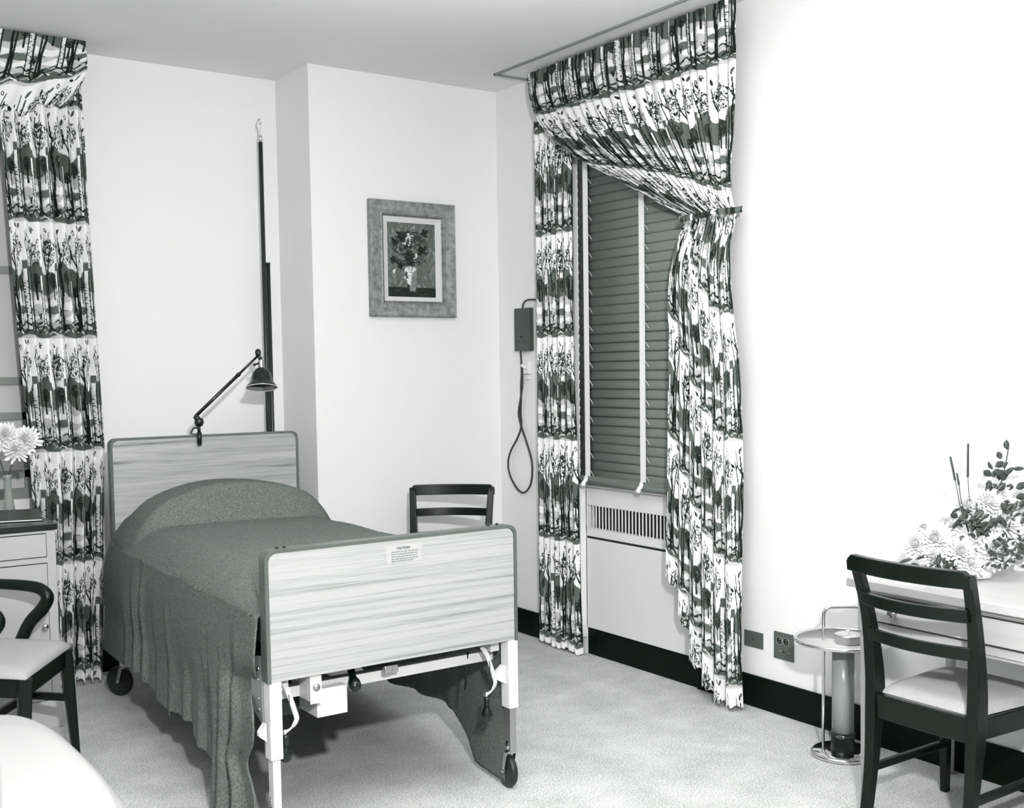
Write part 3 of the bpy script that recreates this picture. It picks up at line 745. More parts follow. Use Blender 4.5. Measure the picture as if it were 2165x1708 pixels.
# corner bracket with bolts on the left leg
bk = MB().hexa([(1.318, FY+0.05, 0.40), (1.322, FY+0.05, 0.40), (1.322, FY+0.14, 0.44), (1.318, FY+0.14, 0.44), (1.318, FY+0.05, 0.62), (1.322, FY+0.05, 0.62), (1.322, FY+0.14, 0.60), (1.318, FY+0.14, 0.60)]).build('corner_bracket', mat('dull_steel', 0.25, 0.45), bed)
for zz in (0.575, 0.54, 0.48, 0.445):
    MB().cyl((1.314, FY+0.075, zz), (1.320, FY+0.075, zz), 0.006 if zz in (0.575, 0.445) else 0.003, 10).build('rivet', satin, bk)
MB().hexa([(1.298, FY+0.03, 0.372), (1.318, FY+0.02, 0.355), (1.318, FY+0.05, 0.355), (1.298, FY+0.05, 0.372), (1.298, FY+0.03, 0.380), (1.318, FY+0.02, 0.412), (1.318, FY+0.05, 0.412), (1.298, FY+0.05, 0.385)]).build('bolt_head', white_en, bed)
MB().hexa([(2.172, FY+0.03, 0.405), (2.206, FY+0.02, 0.385), (2.206, FY+0.05, 0.385), (2.172, FY+0.05, 0.405), (2.172, FY+0.03, 0.425), (2.206, FY+0.02, 0.450), (2.206, FY+0.05, 0.450), (2.172, FY+0.05, 0.425)]).build('bolt_head', white_en, bed)
# hanging plate, gear box, catch
hp = MB().box(1.463, 1.502, FY+0.015, FY+0.018, 0.448, 0.555).box(1.463, 1.466, FY+0.018, FY+0.16, 0.455, 0.55).build('hanger_plate', cream, bed)
MB().cyl((1.484, FY+0.011, 0.500), (1.484, FY+0.016, 0.500), 0.012, 16).build('plate_bolt', satin, hp)
MB().box(1.505, 1.612, FY+0.06, FY+0.40, 0.385, 0.478).build('gear_box', white_en, bed, bevel=0.002)
MB().box(1.440, 1.505, FY+0.20, FY+0.42, 0.37, 0.47).build('gear_housing', gun, bed)
MB().box(1.735, 1.765, FY+0.03, FY+0.05, 0.497, 0.522).box(1.755, 1.80, FY+0.055, FY+0.07, 0.488, 0.515).build('catch', satin, bed, bevel=0.004)
knobprof = [(0.0001, 0.0), (0.010, -0.002), (0.0115, -0.012), (0.0095, -0.028), (0.0125, -0.042), (0.0185, -0.056), (0.0200, -0.068), (0.0165, -0.080), (0.009, -0.087), (0.0001, -0.089)]
def crank(x, zt, dx, y, name='crank'):
    """flat bent strip with a black pear-shaped knob"""
    pts = smooth_path([(x, y+0.02, zt), (x+0.010*dx, y, zt-0.03), (x+0.034*dx, y-0.004, zt-0.110), (x+0.036*dx, y-0.006, zt-0.130), (x+0.018*dx, y-0.012, zt-0.148), (x-0.012*dx, y-0.016, zt-0.160)], 6)
    c_ = MB().tube(pts, 0.01, flat=(0.018, 0.004, (1, 0.5, 0.3))).build('crank', cream, bed, label='cream metal crank arm')
    MB().box(x+0.012*dx, x+0.013*dx, y-0.011, y-0.003, zt-0.100, zt-0.045).build('crank_label', ink, c_)
    MB().cyl((x-0.008*dx, y-0.016, zt-0.150), (x-0.008*dx, y-0.016, zt-0.172), 0.006, 10).build('crank_pin', chrome, c_)
    MB().lathe(knobprof, (x-0.006*dx, y-0.016, zt-0.166), 22).build('crank_knob', blackp, c_, label='black pear-shaped crank knob')
crank(1.382, 0.535, 1, FY+0.03)
crank(2.122, 0.525, 1, FY+0.02)
MB().lathe(knobprof, (0, 0, 0), 22, Matrix.Translation((1.640, FY+0.09, 0.520)) @ Matrix.Rotation(R(-55), 4, 'X') @ Matrix.Rotation(R(12), 4, 'Y') @ Matrix.Scale(1.1, 4)).build('folded_crank_knob', blackp, bed)
MB().tube([(2.10, FY+0.10, 0.50), (2.098, FY+0.12, 0.36)], 0.004, 8).build('lift_rod', gun, bed)

# ------------------------------------------------------------------ bedspread with the pillow under it
FR = random.Random(12)
FOLDS = [(3.50, 0.030, 0.040, 0.10), (3.575, 0.028, -0.030, 0.10), (3.64, 0.040, 0.050, 0.25), (3.76, 0.045, 0.030, 0.3), (3.84, 0.030, -0.026, 0.2),
         (4.74, 0.030, 0.022, 0.0), (4.80, 0.030, -0.050, 0.0), (4.88, 0.02, 0.02, 0.1), (4.94, 0.02, -0.015, 0.1), (5.02, 0.03, 0.012, 0.2)]
for k_ in range(9):
    FOLDS.append((3.92+k_*0.090+FR.uniform(-.03, .03), FR.uniform(.022, .045), FR.uniform(.006, .015)*(1 if k_ % 2 else -1), FR.uniform(.2, .6)))
def bedspread():
    ys = np.concatenate([np.linspace(5.40, 4.70, 120), np.linspace(4.69, 3.360, 260)])
    nv = len(ys); nl, nt_, nr = 110, 110, 50
    P = np.zeros((nv, nl+nt_+nr, 3))
    rs = np.random.RandomState(2)
    for i, y in enumerate(ys):
        f = (y-3.372)/(5.40-3.372)
        xl = lerp(1.318, 1.405, f)+0.02*sstep(f, 0.8, 1); xr = lerp(2.225, 2.345, f)
        zt = 0.838-0.010*f
        hemz = float(np.interp(y, [3.36, 3.60, 3.79, 3.81, 4.00, 4.06, 4.28, 4.31, 4.5, 4.66, 4.72, 5.03, 5.40], [.012, .012, .020, .155, .195, .235, .225, .195, .22, .26, .265, .245, .24]))
        # mound of the pillow
        def mound(x):
            q = (x-1.885)/0.50
            ex = max(0., 1-abs(q)**2.3)
            fr = sstep(y, 4.90+0.06*q*q, 5.02)*(1-0.75*sstep(y, 5.20, 5.43))
            lip = 0.0
            return 0.158*fr*ex-0.006*math.exp(-((y-4.90)/0.03)**2)*ex
        # left hanging side
        for j in range(nl):
            d = 1-j/(nl-1)                      # 1 at hem, 0 at the top edge
            z = lerp(zt-0.10, hemz, d)
            yy = y+0.05*d+0.03*math.sin(y*3.1)
            folds = 0.0
            for (c0, wd, am, st) in FOLDS:
                g = max(0., (d-st)/(1-st)) if d > st else 0.
                folds += am*math.exp(-((yy-c0)/wd)**2)*g**0.8
            out = 0.020*math.sin(PI*min(1, d*1.3+0.15))+0.030*d+folds+0.030*sstep(f, 0.72, 1)*d**0.5
            x = xl-out
            ye = y
            if y < 3.75:
                w_ = sstep(3.75-y, 0, 0.36); bend = 0.100*math.exp(-((z-0.50)/0.045)**2)+0.070*math.exp(-((z-0.26)/0.06)**2)+0.020*sstep(z, 0.5, 0.25)
                ye = y+w_*bend; x += 0.040*w_*math.exp(-((z-0.51)/0.05)**2)
            P[i, j] = (x, ye, z)
        for j in range(nt_):
            s = j/(nt_-1); x = lerp(xl-0.009, xr+0.02, s)
            e = min(s, 1-s)*(xr-xl); edge = -0.10*max(0, 1-e/0.17)**2.4
            zz = zt+edge+mound(x)+0.004*math.sin(x*7+y*3)+0.003*math.sin(y*11+x*4)+0.012*math.sin(PI*s)
            P[i, nl+j] = (x, y, zz)
        for j in range(nr):
            d = (j+1)/nr; z = lerp(zt-0.10, float(np.interp(y, [3.36, 3.58, 3.66, 3.80, 4.1, 4.5, 5.4], [.02, .03, .10, .165, .15, .12, .12])), d)
            P[i, nl+nt_+j] = (xr+0.02+(0.035*d+0.014*math.sin(y*21)*d)*sstep(y, 3.5, 4.1)-0.03*d*sstep(4.0-y, 0, 0.5), y, z)
    n_ = rs.normal(0, 0.0006, P.shape[:2]); P[..., 2] += n_; P[..., 0] += rs.normal(0, 0.0006, P.shape[:2])
    return P
BS = bedspread()
mm = MB(); mm.grid([[tuple(q) for q in row] for row in BS])
spread_m = mat('terry_bedspread', 0.155, 0.95, spec=0.1, noise=(130, 130, 130, 0.70, 1.30, 4), bump=(220, 0.8, 0.006))
bs = mm.build('bedspread', spread_m, solid=0.006)
tag(bs, 'dark grey terry bedspread covering bed and pillow, hanging to the carpet at the left', 'bedspread')

# ------------------------------------------------------------------ clamp lamp on the headboard
la = empty('clamp_lamp', (1.84, HY, 1.20), 'black jointed clamp lamp with a bell shade fixed to the headboard', 'lamp')
bm_ = mat('black_lamp_enamel', 0.010, 0.22, spec=0.6)
Yl = 5.40
MB().box(1.832, 1.852, HY-0.020, HY+0.055, 1.197, 1.206).box(1.834, 1.850, HY-0.022, HY-0.010, 1.150, 1.206).tube([(1.842, HY-0.018, 1.160), (1.842, HY-0.018, 1.215)], 0.0115, 12)\
    .tube([(1.842, HY-0.018, 1.21), (1.841, HY-0.014, 1.250)], 0.008, 12).tube(smooth_path([(1.838, HY-0.02, 1.232), (1.820, HY-0.02, 1.236), (1.806, HY-0.02, 1.222), (1.800, HY-0.02, 1.206)]), 0.004, 8).build('clamp', gun, la)
MB().lathe([(0.0001, -0.024), (0.016, -0.018), (0.023, 0), (0.017, 0.018), (0.0001, 0.024)], (1.845, HY-0.012, 1.262), 18)\
    .tube([(1.842, HY-0.012, 1.27), (1.828, HY-0.012, 1.293)], [0.016, 0.013], 12).build('lower_joint', bm_, la)
A_ = Vector((1.828, HY-0.012, 1.290)); B_ = Vector((2.142, Yl, 1.575)); D_ = (B_-A_).normalized()
MB().tube([A_, A_+D_*0.295], 0.0085, 12).tube([A_+D_*0.285, A_+D_*0.300], 0.0105, 12).tube([A_+D_*0.295, B_], 0.0060, 12).build('arm', bm_, la)
MB().lathe([(0.0001, -0.020), (0.012, -0.015), (0.0155, 0), (0.012, 0.015), (0.0001, 0.020)], (2.146, Yl, 1.592), 16)\
    .tube([(2.146, Yl, 1.585), (2.154, Yl, 1.565), (2.160, Yl, 1.548)], 0.009, 10).tube([(2.145, Yl-0.005, 1.540), (2.125, Yl-0.005, 1.534)], 0.005, 8)\
    .lathe([(0.0001, -0.010), (0.010, 0), (0.0001, 0.010)], (2.124, Yl-0.005, 1.534), 12).tube([(2.165, Yl, 1.55), (2.160, Yl, 1.572)], 0.005, 8).build('upper_joint', bm_, la)
sh = MB().lathe([(0.012, 1.560), (0.015, 1.555), (0.017, 1.520), (0.020, 1.516)], (2.160, Yl, 0), 20).build('lamp_socket', chrome, la)
prof = [(0.020, 1.516), (0.030, 1.510), (0.044, 1.492), (0.050, 1.470), (0.054, 1.452), (0.062, 1.438), (0.072, 1.426), (0.0765, 1.418)]
bulb_m = mat('opal_bulb', 0.85, 0.2)
bulb_m.node_tree.nodes['Principled BSDF'].inputs['Emission Color'].default_value = (1, 1, 1, 1)
bulb_m.node_tree.nodes['Principled BSDF'].inputs['Emission Strength'].default_value = 2.5
LT = Matrix.Translation((2.160, Yl, 1.52)) @ Matrix.Rotation(R(-15), 4, Vector((0.93, -0.37, 0)))
MB().lathe([(r_, z-1.52) for r_, z in prof], (0, 0, 0), 40, LT).build('lamp_shade', bm_, la, label='glossy black bell shade')
inn = MB()
pi_ = [(r_-0.0025, z-0.0015) for r_, z in prof][::-1]; n = 40; vs_ = []; fs = []
for r_, z in pi_:
    for j in range(n): vs_.append(LT @ Vector((r_*math.cos(2*PI*j/n), r_*math.sin(2*PI*j/n), z-1.52)))
for i in range(len(pi_)-1):
    for j in range(n): fs.append((i*n+j, i*n+(j+1) % n, (i+1)*n+(j+1) % n, (i+1)*n+j))
inn.add(vs_, fs, True).tube([LT @ Vector((0.0755*math.cos(a), 0.0755*math.sin(a), -0.1025)) for a in np.linspace(0, 2*PI, 36, endpoint=False)], 0.0016, 6, closed=True)
inn.build('white_reflector', mat('white_reflector', 0.85, 0.3), la)
MB().lathe([(0.0001, -0.092), (0.020, -0.086), (0.028, -0.065), (0.018, -0.035), (0.012, -0.010)], (0, 0, 0), 20, LT).build('bulb', bulb_m, la)

# ------------------------------------------------------------------ pole stand behind the headboard
po = empty('pole_stand', (2.352, 5.78, 0), 'tall dark metal pole with a chrome hook at its top, standing behind the headboard', 'pole')
dm = mat('dark_bronze_tube', 0.035, 0.3, metal=0.5)
MB().tube([(2.342, 5.78, 0.03), (2.342, 5.78, 2.700)], 0.0115, 14).build('pole', dm, po)
MB().tube([(2.364, 5.775, 0.03), (2.364, 5.775, 2.07)], 0.0105, 14).tube([(2.364, 5.775, 2.06), (2.364, 5.775, 2.072)], 0.012, 14).build('outer_tube', dm, po)
MB().tube([(2.342, 5.78, 2.695), (2.342, 5.78, 2.725), (2.341, 5.78, 2.732)], [0.0125, 0.0115, 0.006], 14).tube(smooth_path([(2.341, 5.78, 2.72), (2.338, 5.78, 2.770), (2.332, 5.78, 2.785), (2.330, 5.78, 2.800), (2.338, 5.78, 2.812), (2.346, 5.78, 2.802), (2.343, 5.78, 2.785)]), 0.0045, 8)\
    .build('hook', chrome, po)
MB().tube([(2.20, 5.78, 0.018), (2.46, 5.78, 0.018)], 0.012, 10).tube([(2.352, 5.66, 0.018), (2.352, 5.89, 0.018)], 0.012, 10).tube([(2.352, 5.78, 0.018), (2.352, 5.78, 0.06)], 0.024, 14).build('foot', dm, po)

# ------------------------------------------------------------------ side chairs (ladder back)
def side_chair(name, loc, rz, label, W=0.45, H=0.892):
    t = empty(name, loc, label, 'chair', 'dark wooden ladder-back side chairs', rz, True)
    # local: seat faces +Y, back posts at y = -0.20
    hw = W/2
    def post(s):
        pts = []
        for z, y, x in ((0.0, -0.245, hw-0.040), (0.20, -0.213, hw-0.040), (0.42, -0.195, hw-0.038), (0.55, -0.200, hw-0.034), (0.70, -0.222, hw-0.028), (0.84, -0.262, hw-0.020), (H-0.012, -0.280, hw-0.017)):
            pts.append((s*x, y, z))
        sp = smooth_path(pts, 5)
        mm = MB(); ring_ = []
        for p in sp:
            k = p.z/H; wx = 0.0165+0.0035*sstep(k, 0.1, 0.5)-0.004*sstep(k, 0.55, 1); wy = 0.016+0.012*math.exp(-((k-0.48)/0.22)**2)
            ring_.append([(p.x-wx, p.y-wy, p.z), (p.x+wx, p.y-wy, p.z), (p.x+wx, p.y+wy, p.z), (p.x-wx, p.y+wy, p.z)])
        v_ = [q for r_ in ring_ for q in r_]; fs = []
        for i in range(len(ring_)-1):
            for j in range(4): fs.append((i*4+j, i*4+(j+1) % 4, (i+1)*4+(j+1) % 4, (i+1)*4+j))
        fs.append((3, 2, 1, 0)); n_ = len(ring_)*4; fs.append((n_-4, n_-3, n_-2, n_-1))
        mm.add(v_, fs); mm.build('back_leg', darkwood, t, bevel=0.005, seg=3)
    post(-1); post(1)
    def rail(nm, z0, z1, y, wt, bow, hw_, rt_=0.0, th=0.020):
        n = 20; A2 = []
        mm = MB(); rings = []
        for i in range(n+1):
            q = -1+2*i/n; x = q*hw_; yb = y-bow*(1-q*q)
            c0 = 0.0
            if rt_:
                e = max(0, abs(q)*hw_-(hw_-rt_))/rt_; c0 = rt_*(1-math.sqrt(max(0, 1-e*e)))
            rings.append([(x, yb-th/2, z0), (x, yb+th/2, z0), (x, yb+th/2-0.004, z1-c0), (x, yb-th/2-0.004, z1-c0)])
        v_ = [p for r_ in rings for p in r_]; fs = []
        for i in range(n):
            for j in range(4): fs.append((i*4+j, i*4+(j+1) % 4, (i+1)*4+(j+1) % 4, (i+1)*4+j))
        fs.append((3, 2, 1, 0)); fs.append((n*4, n*4+1, n*4+2, n*4+3))
        mm.add(v_, fs); mm.build(nm, darkwood, t, bevel=0.004, seg=3)
    rail('top_rail', H-0.054, H, -0.279, 0, 0.040, hw-0.0005, 0.022, 0.030)
    rail('back_slat', H-0.162, H-0.122, -0.250, 0, 0.046, hw-0.028)
    rail('back_slat', H-0.282, H-0.242, -0.220, 0, 0.038, hw-0.034)
    rail('rear_apron', 0.352, 0.432, -0.200, 0, 0.010, hw-0.040, 0, 0.024)
    # seat frame
    MB().box(-hw+0.008, hw-0.008, 0.195, 0.222, 0.362, 0.428).build('front_apron', darkwood, t, bevel=0.004)
    for s in (-1, 1):
        MB().hexa([(s*(hw-0.050), -0.20, 0.362), (s*(hw-0.028), -0.20, 0.362), (s*(hw-0.006), 0.215, 0.362), (s*(hw-0.028), 0.215, 0.362), (s*(hw-0.050), -0.20, 0.428), (s*(hw-0.028), -0.20, 0.428), (s*(hw-0.006), 0.215, 0.428), (s*(hw-0.028), 0.215, 0.428)]).build('side_apron', darkwood, t, bevel=0.003)
        x = s*(hw-0.026)
        MB().hexa([(x-0.013, 0.192, 0), (x+0.013, 0.192, 0), (x+0.013, 0.218, 0), (x-0.013, 0.218, 0), (x-0.019, 0.184, 0.43), (x+0.019, 0.184, 0.43), (x+0.019, 0.222, 0.43), (x-0.019, 0.222, 0.43)]).build('front_leg', darkwood, t, bevel=0.004)
        xs = s*(hw-0.034)
        MB().box(xs-0.010, xs+0.010, -0.205, 0.20, 0.165, 0.190).build('stretcher', darkwood, t, bevel=0.003)
    # upholstered slip seat, crowned
    n = 24; rows = []
    for i in range(n+1):
        v = i/n; y = lerp(-0.185, 0.225, v); hx = lerp(hw-0.045, hw-0.012, v); row = []
        for j in range(n+1):
            u = -1+2*j/n; e = (1-abs(u)**5)*(1-abs(2*v-1)**5); row.append((u*hx, y, 0.430+0.036*max(0, e)**0.5))
        rows.append(row)
    mm = MB().grid(rows); mm.box(-hw+0.05, hw-0.05, -0.18, 0.22, 0.420, 0.432)
    mm.build('seat_pad', seatc, t, label='light woven cloth seat pad')
    return t
ch = side_chair('side_chair', (3.215, 2.185, 0), -PI/2, 'dark ladder-back side chair drawn up to the desk, its light seat under the desk')
def dup(root, loc, rz, label):
    r_ = root.copy(); C.objects.link(r_); r_.location = loc; r_.rotation_euler = (0, 0, rz); r_['label'] = label
    for c in list(root.children):
        d = c.copy(); C.objects.link(d); d.parent = r_
        for g in list(c.children):
            e = g.copy(); C.objects.link(e); e.parent = d
    return r_
ang2 = math.atan2(-0.28, 0.36)
dup(ch, (2.925, 4.94, 0), PI+ang2, 'dark ladder-back side chair in the corner, only its back showing over the footboard')

# ------------------------------------------------------------------ desk
dk = empty('desk', (3.35, 1.9, 0), 'pale wooden desk with a shallow drawer standing against the right wall', 'desk')
DX, DY1, DY0 = 3.070, 2.535, 1.00
MB().box(DX, XW-0.004, DY0, DY1, 0.748, 0.777).build('desk_top', lightlam, dk, bevel=0.003, label='pale laminate top')
MB().box(DX+0.020, XW-0.02, DY0+0.02, DY1-0.025, 0.735, 0.748).build('top_moulding', blond, dk)
MB().box(DX+0.022, DX+0.040, DY0+0.03, DY1-0.035, 0.612, 0.733).box(DX+0.03, XW-0.03, DY1-0.055, DY1-0.037, 0.612, 0.733).box(DX+0.03, XW-0.03, DY0+0.03, DY0+0.048, 0.612, 0.733).box(DX+0.03, XW-0.03, DY0+0.03, DY1-0.04, 0.60, 0.612).build('apron', blond, dk)
dr = MB().box(DX+0.017, DX+0.030, DY0+0.12, DY1-0.085, 0.645, 0.726).build('drawer', blond, dk, bevel=0.001)
for yk in (2.345, 1.25):
    MB().lathe([(0.006, 0), (0.006, 0.010), (0.014, 0.014), (0.017, 0.022), (0.012, 0.029), (0.0001, 0.030)], (0, 0, 0), 20, Matrix.Translation((DX+0.018, yk, 0.684)) @ Matrix.Rotation(-PI/2, 4, 'Y')).build('knob', satin, dr)
MB().box(DX+0.0155, DX+0.0295, DY0+0.115, DY1-0.08, 0.641, 0.6445).box(DX+0.0155, DX+0.0295, DY0+0.10, DY1-0.08, 0.7275, 0.7305).build('shadow_gap', dark_gap, dk)
for x in (DX+0.040, XW-0.05):
    for y in (DY1-0.055, DY0+0.055):
        l = MB().box(x-0.021, x+0.021, y-0.021, y+0.021, 0.600, 0.735).build('leg', blond, dk, bevel=0.002)
        MB().lathe([(0.0205, 0.600), (0.0205, 0.590), (0.0175, 0.586), (0.0175, 0.580), (0.0200, 0.577), (0.0195, 0.560), (0.0170, 0.20), (0.0155, 0.0)][::-1], (x, y, 0), 24).build('turned_leg', blond, l)

# ------------------------------------------------------------------ ashtray stand
sx_, sy_ = 3.437, 2.850
ash = empty('ashtray_stand', (sx_, sy_, 0), 'chrome smoking stand with a glass-topped tray and ash receiver between the outlet and the desk', 'ashtray stand')
MB().lathe([(0.110, 0.0), (0.120, 0.004), (0.120, 0.014), (0.112, 0.020), (0.060, 0.022), (0.0001, 0.022)], (sx_, sy_, 0), 56).build('base', chrome, ash)
MB().lathe([(0.045, 0.022), (0.045, 0.075), (0.052, 0.078), (0.052, 0.088), (0.044, 0.092), (0.040, 0.094)], (sx_, sy_, 0), 36).build('collar', gun, ash)
MB().lathe([(0.047, 0.078), (0.052, 0.081), (0.052, 0.087), (0.047, 0.090)], (sx_, sy_, 0), 36).build('collar_ring', chrome, ash)
MB().lathe([(0.042, 0.09), (0.042, 0.425)], (sx_, sy_, 0), 36).build('column', mat('painted_column', 0.30, 0.3), ash)
MB().lathe([(0.046, 0.420), (0.048, 0.424), (0.048, 0.442)], (sx_, sy_, 0), 36).build('column_collar', gun, ash)
MB().lathe([(0.0001, 0.443), (0.176, 0.443), (0.176, 0.448), (0.0001, 0.448)], (sx_, sy_, 0), 56).build('tray', mat('tray_glass', 0.45, 0.12), ash)
MB().tube([(sx_+0.178*math.cos(a), sy_+0.178*math.sin(a), 0.450) for a in np.linspace(0, 2*PI, 64, endpoint=False)], 0.0085, 10, closed=True).build('tray_rim', chrome, ash)
ux, uy = 0.81, -0.585
rx_ = 0.075
pts = [(sx_-ux*rx_, sy_-uy*rx_, 0.02), (sx_-ux*rx_, sy_-uy*rx_, 0.525)]
for k in range(1, 8):
    a = R(180-90*k/7); pts.append((sx_+ux*(-rx_+0.03+0.03*math.cos(a)), sy_+uy*(-rx_+0.03+0.03*math.cos(a)), 0.545+0.03*math.sin(a)))
for k in range(0, 8):
    a = R(90-90*k/7); pts.append((sx_+ux*(rx_-0.03+0.03*math.cos(a)), sy_+uy*(rx_-0.03+0.03*math.cos(a)), 0.545+0.03*math.sin(a)))
pts.append((sx_+ux*rx_, sy_+uy*rx_, 0.02))
MB().tube(pts, 0.0062, 12).build('handle', chrome, ash)
rc = (sx_-0.022, sy_-0.045)
MB().lathe([(0.0001, 0.500), (0.048, 0.500), (0.052, 0.505), (0.049, 0.508), (0.053, 0.512), (0.050, 0.516), (0.054, 0.520), (0.051, 0.524), (0.055, 0.528), (0.052, 0.533), (0.040, 0.537), (0.015, 0.533), (0.0001, 0.532)], (rc[0], rc[1], -0.05), 40)\
    .cyl((rc[0], rc[1], 0.482), (rc[0], rc[1], 0.495), 0.003, 8).tube([(rc[0]-0.012, rc[1]+0.009, 0.496), (rc[0]+0.012, rc[1]-0.009, 0.496)], 0.003, 8).build('ash_receiver', chrome, ash)

# ------------------------------------------------------------------ flower arrangement
px_, py_ = 3.405, 2.262; ZD = 0.777
fa = empty('flower_arrangement', (px_, py_, ZD), 'white pot of white chrysanthemums with dark leaves and cattails standing on the desk', 'flowers')
MB().lathe([(0.0001, 0.002), (0.046, 0.002), (0.052, 0.006), (0.057, 0.030), (0.061, 0.085), (0.063, 0.090), (0.058, 0.090), (0.0001, 0.082)], (px_, py_, ZD), 36).build('pot', mat('white_glaze', 0.82, 0.25), fa)
rv = Vector((0.81, -0.585, 0)); fv = Vector((0.585, 0.81, 0))      # across / away
def at(a, z, b=0.0): return Vector((px_, py_, ZD))+rv*a+fv*b+Vector((0, 0, z))
def mum(c, r_, nrm, material, seed, n=90, cup=1.0):
    rr = random.Random(seed); mm = MB(); nrm = Vector(nrm).normalized(); t1 = nrm.orthogonal().normalized(); t2 = nrm.cross(t1)
    for k in range(n):
        q = (k+0.5)/n; th = k*2.39996; el = lerp(1.35, -0.35, q**0.8)*cup
        d = (t1*math.cos(th)+t2*math.sin(th))*math.cos(el)+nrm*math.sin(el); d.normalize()
        L = r_*(0.72+0.35*q)*rr.uniform(0.85, 1.1); s = d.cross(nrm)
        if s.length < 1e-3: s = t1
        s.normalize(); nn = s.cross(d).normalized(); w_ = r_*0.10*rr.uniform(0.9, 1.25)
        c0 = Vector(c)+d*L*0.12
        p = [c0, c0+d*L*0.45+s*w_+nn*L*0.05, c0+d*L*0.85+s*w_*0.9+nn*L*0.14, c0+d*L+nn*L*0.22, c0+d*L*0.85-s*w_*0.9+nn*L*0.14, c0+d*L*0.45-s*w_+nn*L*0.05, c0+d*L*0.5-nn*L*0.03]
        mm.add(p, [(0, 1, 6), (1, 2, 3, 6), (6, 3, 4, 5), (0, 6, 5)], False)
    return mm.build('flower', material, fa)
face = -fv*0.8+Vector((0, 0, 0.45))
heads = [(-0.005, 0.105, 0.060, -0.04), (-0.135, 0.130, 0.062, 0), (-0.195, 0.110, 0.050, 0.02), (-0.090, 0.175, 0.050, 0.03), (-0.070, 0.095, 0.052, -0.05), (0.045, 0.250, 0.055, 0.03),
         (-0.015, 0.240, 0.048, 0.04), (0.100, 0.175, 0.058, 0.0), (0.150, 0.120, 0.055, 0.02), (0.090, 0.290, 0.040, 0.05), (-0.045, 0.060, 0.045, -0.07), (-0.155, 0.075, 0.042, -0.03), (0.165, 0.20, 0.05, 0.05), (-0.165, 0.165, 0.036, 0.03)]
for k, (a, z, r_, b) in enumerate(heads):
    mum(at(a, z, b), r_, face+rv*(a*2.5), petal_m, 20+k)
spm = mat('speckled_petal', 0.85, 0.6)
def leaf_patch(name, specs, material):
    mm = MB()
    for (a, z, b, L, W_, dirx, dirz, nx) in specs:
        z = max(z, 0.058); c = at(a, z, b); d = (rv*dirx+Vector((0, 0, dirz))).normalized(); s = d.cross(fv).normalized(); s = (s+fv*nx).normalized()
        nn = d.cross(s); P5 = []
        for i, (t, w_) in enumerate(((0, .02), (.2, .7), (.45, 1), (.75, .75), (1, .02))):
            cc = c+d*L*t-nn*L*0.12*math.sin(PI*t); P5.append([cc-s*W_*w_, cc+nn*W_*0.25, cc+s*W_*w_])
        mm.grid(P5)
    return mm.build(name, material, fa, solid=0.0008)
mum(at(0.035, 0.100, -0.075), 0.058, face, petal_m, 77, 120)
r3 = random.Random(9)
def spray(cnt, ca, cz, sa, sz, b, L=(0.02, 0.04), W_=(0.006, 0.011)):
    return [(ca+r3.gauss(0, sa), cz+r3.gauss(0, sz), b+r3.uniform(-.02, .02), r3.uniform(*L), r3.uniform(*W_), r3.uniform(-1, 1), r3.uniform(-1, 1), r3.uniform(-.5, .5)) for _ in range(cnt)]
leaf_patch('leaves', spray(40, 0.00, 0.180, 0.030, 0.018, -0.045)+spray(20, 0.095, 0.215, 0.018, 0.025, -0.02)+spray(12, -0.065, 0.205, 0.015, 0.02, -0.04), leaf_m)
leaf_patch('leaves', spray(70, 0.040, 0.105, 0.030, 0.034, -0.128, (0.012, 0.026), (0.003, 0.006)), leaf_m)
leaf_patch('leaves', spray(26, -0.13, 0.048, 0.05, 0.008, -0.06)+spray(14, 0.16, 0.10, 0.02, 0.018, -0.04)+[(-0.175, 0.085, -0.04, 0.045, 0.006, -1, -0.35, 0), (-0.225, 0.072, -0.04, 0.05, 0.006, -1, -0.25, 0)], leaf_m)
leaf_patch('leaves', spray(20, 0.085, 0.335, 0.026, 0.030, 0.02, (0.02, 0.036), (0.008, 0.013))+[(0.10, 0.43, 0, 0.035, 0.011, -0.1, 1, 0), (0.08, 0.40, 0, 0.028, 0.010, -0.5, 1, 0.1), (0.13, 0.30, 0, 0.045, 0.013, 1, 0.4, 0), (0.13, 0.27, 0, 0.045, 0.012, 1, 0.1, 0), (0.14, 0.24, 0, 0.045, 0.012, 1, 0.5, 0), (0.15, 0.21, 0, 0.05, 0.011, 1, .2, 0), (0.12, .365, 0, .04, .008, 1, 0.05, 0)], leaf_m)
stm = mat('stem', 0.05, 0.5)
MB().tube(smooth_path([at(0.03, 0.08), at(0.06, 0.22, 0.02), at(0.095, 0.34, 0.02), at(0.105, 0.44, 0)]), 0.0022, 6).tube(smooth_path([at(0.03, 0.08), at(0.10, 0.20, 0.0), at(0.18, 0.25, 0)]), 0.002, 6)\
    .tube(smooth_path([at(-0.03, 0.08), at(-0.10, 0.07, -.03), at(-0.20, 0.08, -0.04)]), 0.002, 6).tube([at(0.0, 0.06), at(0.0, 0.25)], 0.003, 6).build('stems', stm, fa)
for (a, z0_, a1, z1_, r_) in ((-0.020, 0.335, -0.020, 0.452, 0.0042), (-0.062, 0.325, -0.080, 0.408, 0.0042), (-0.050, 0.310, -0.057, 0.352, 0.0036)):
    p = at(a, z0_, 0.03); q = at(a1, z1_, 0.03)
    c_ = MB().tube([p, p+(q-p)*0.04, p+(q-p)*0.96, q], [r_*0.5, r_, r_*0.9, r_*0.4], 10).build('cattail', mat('cattail_brown', 0.06, 0.8), fa)
    MB().tube([at(0, 0.07), at(a*0.8, z0_-0.08, 0.02), p], 0.0016, 6).build('cattail_stem', stm, c_)

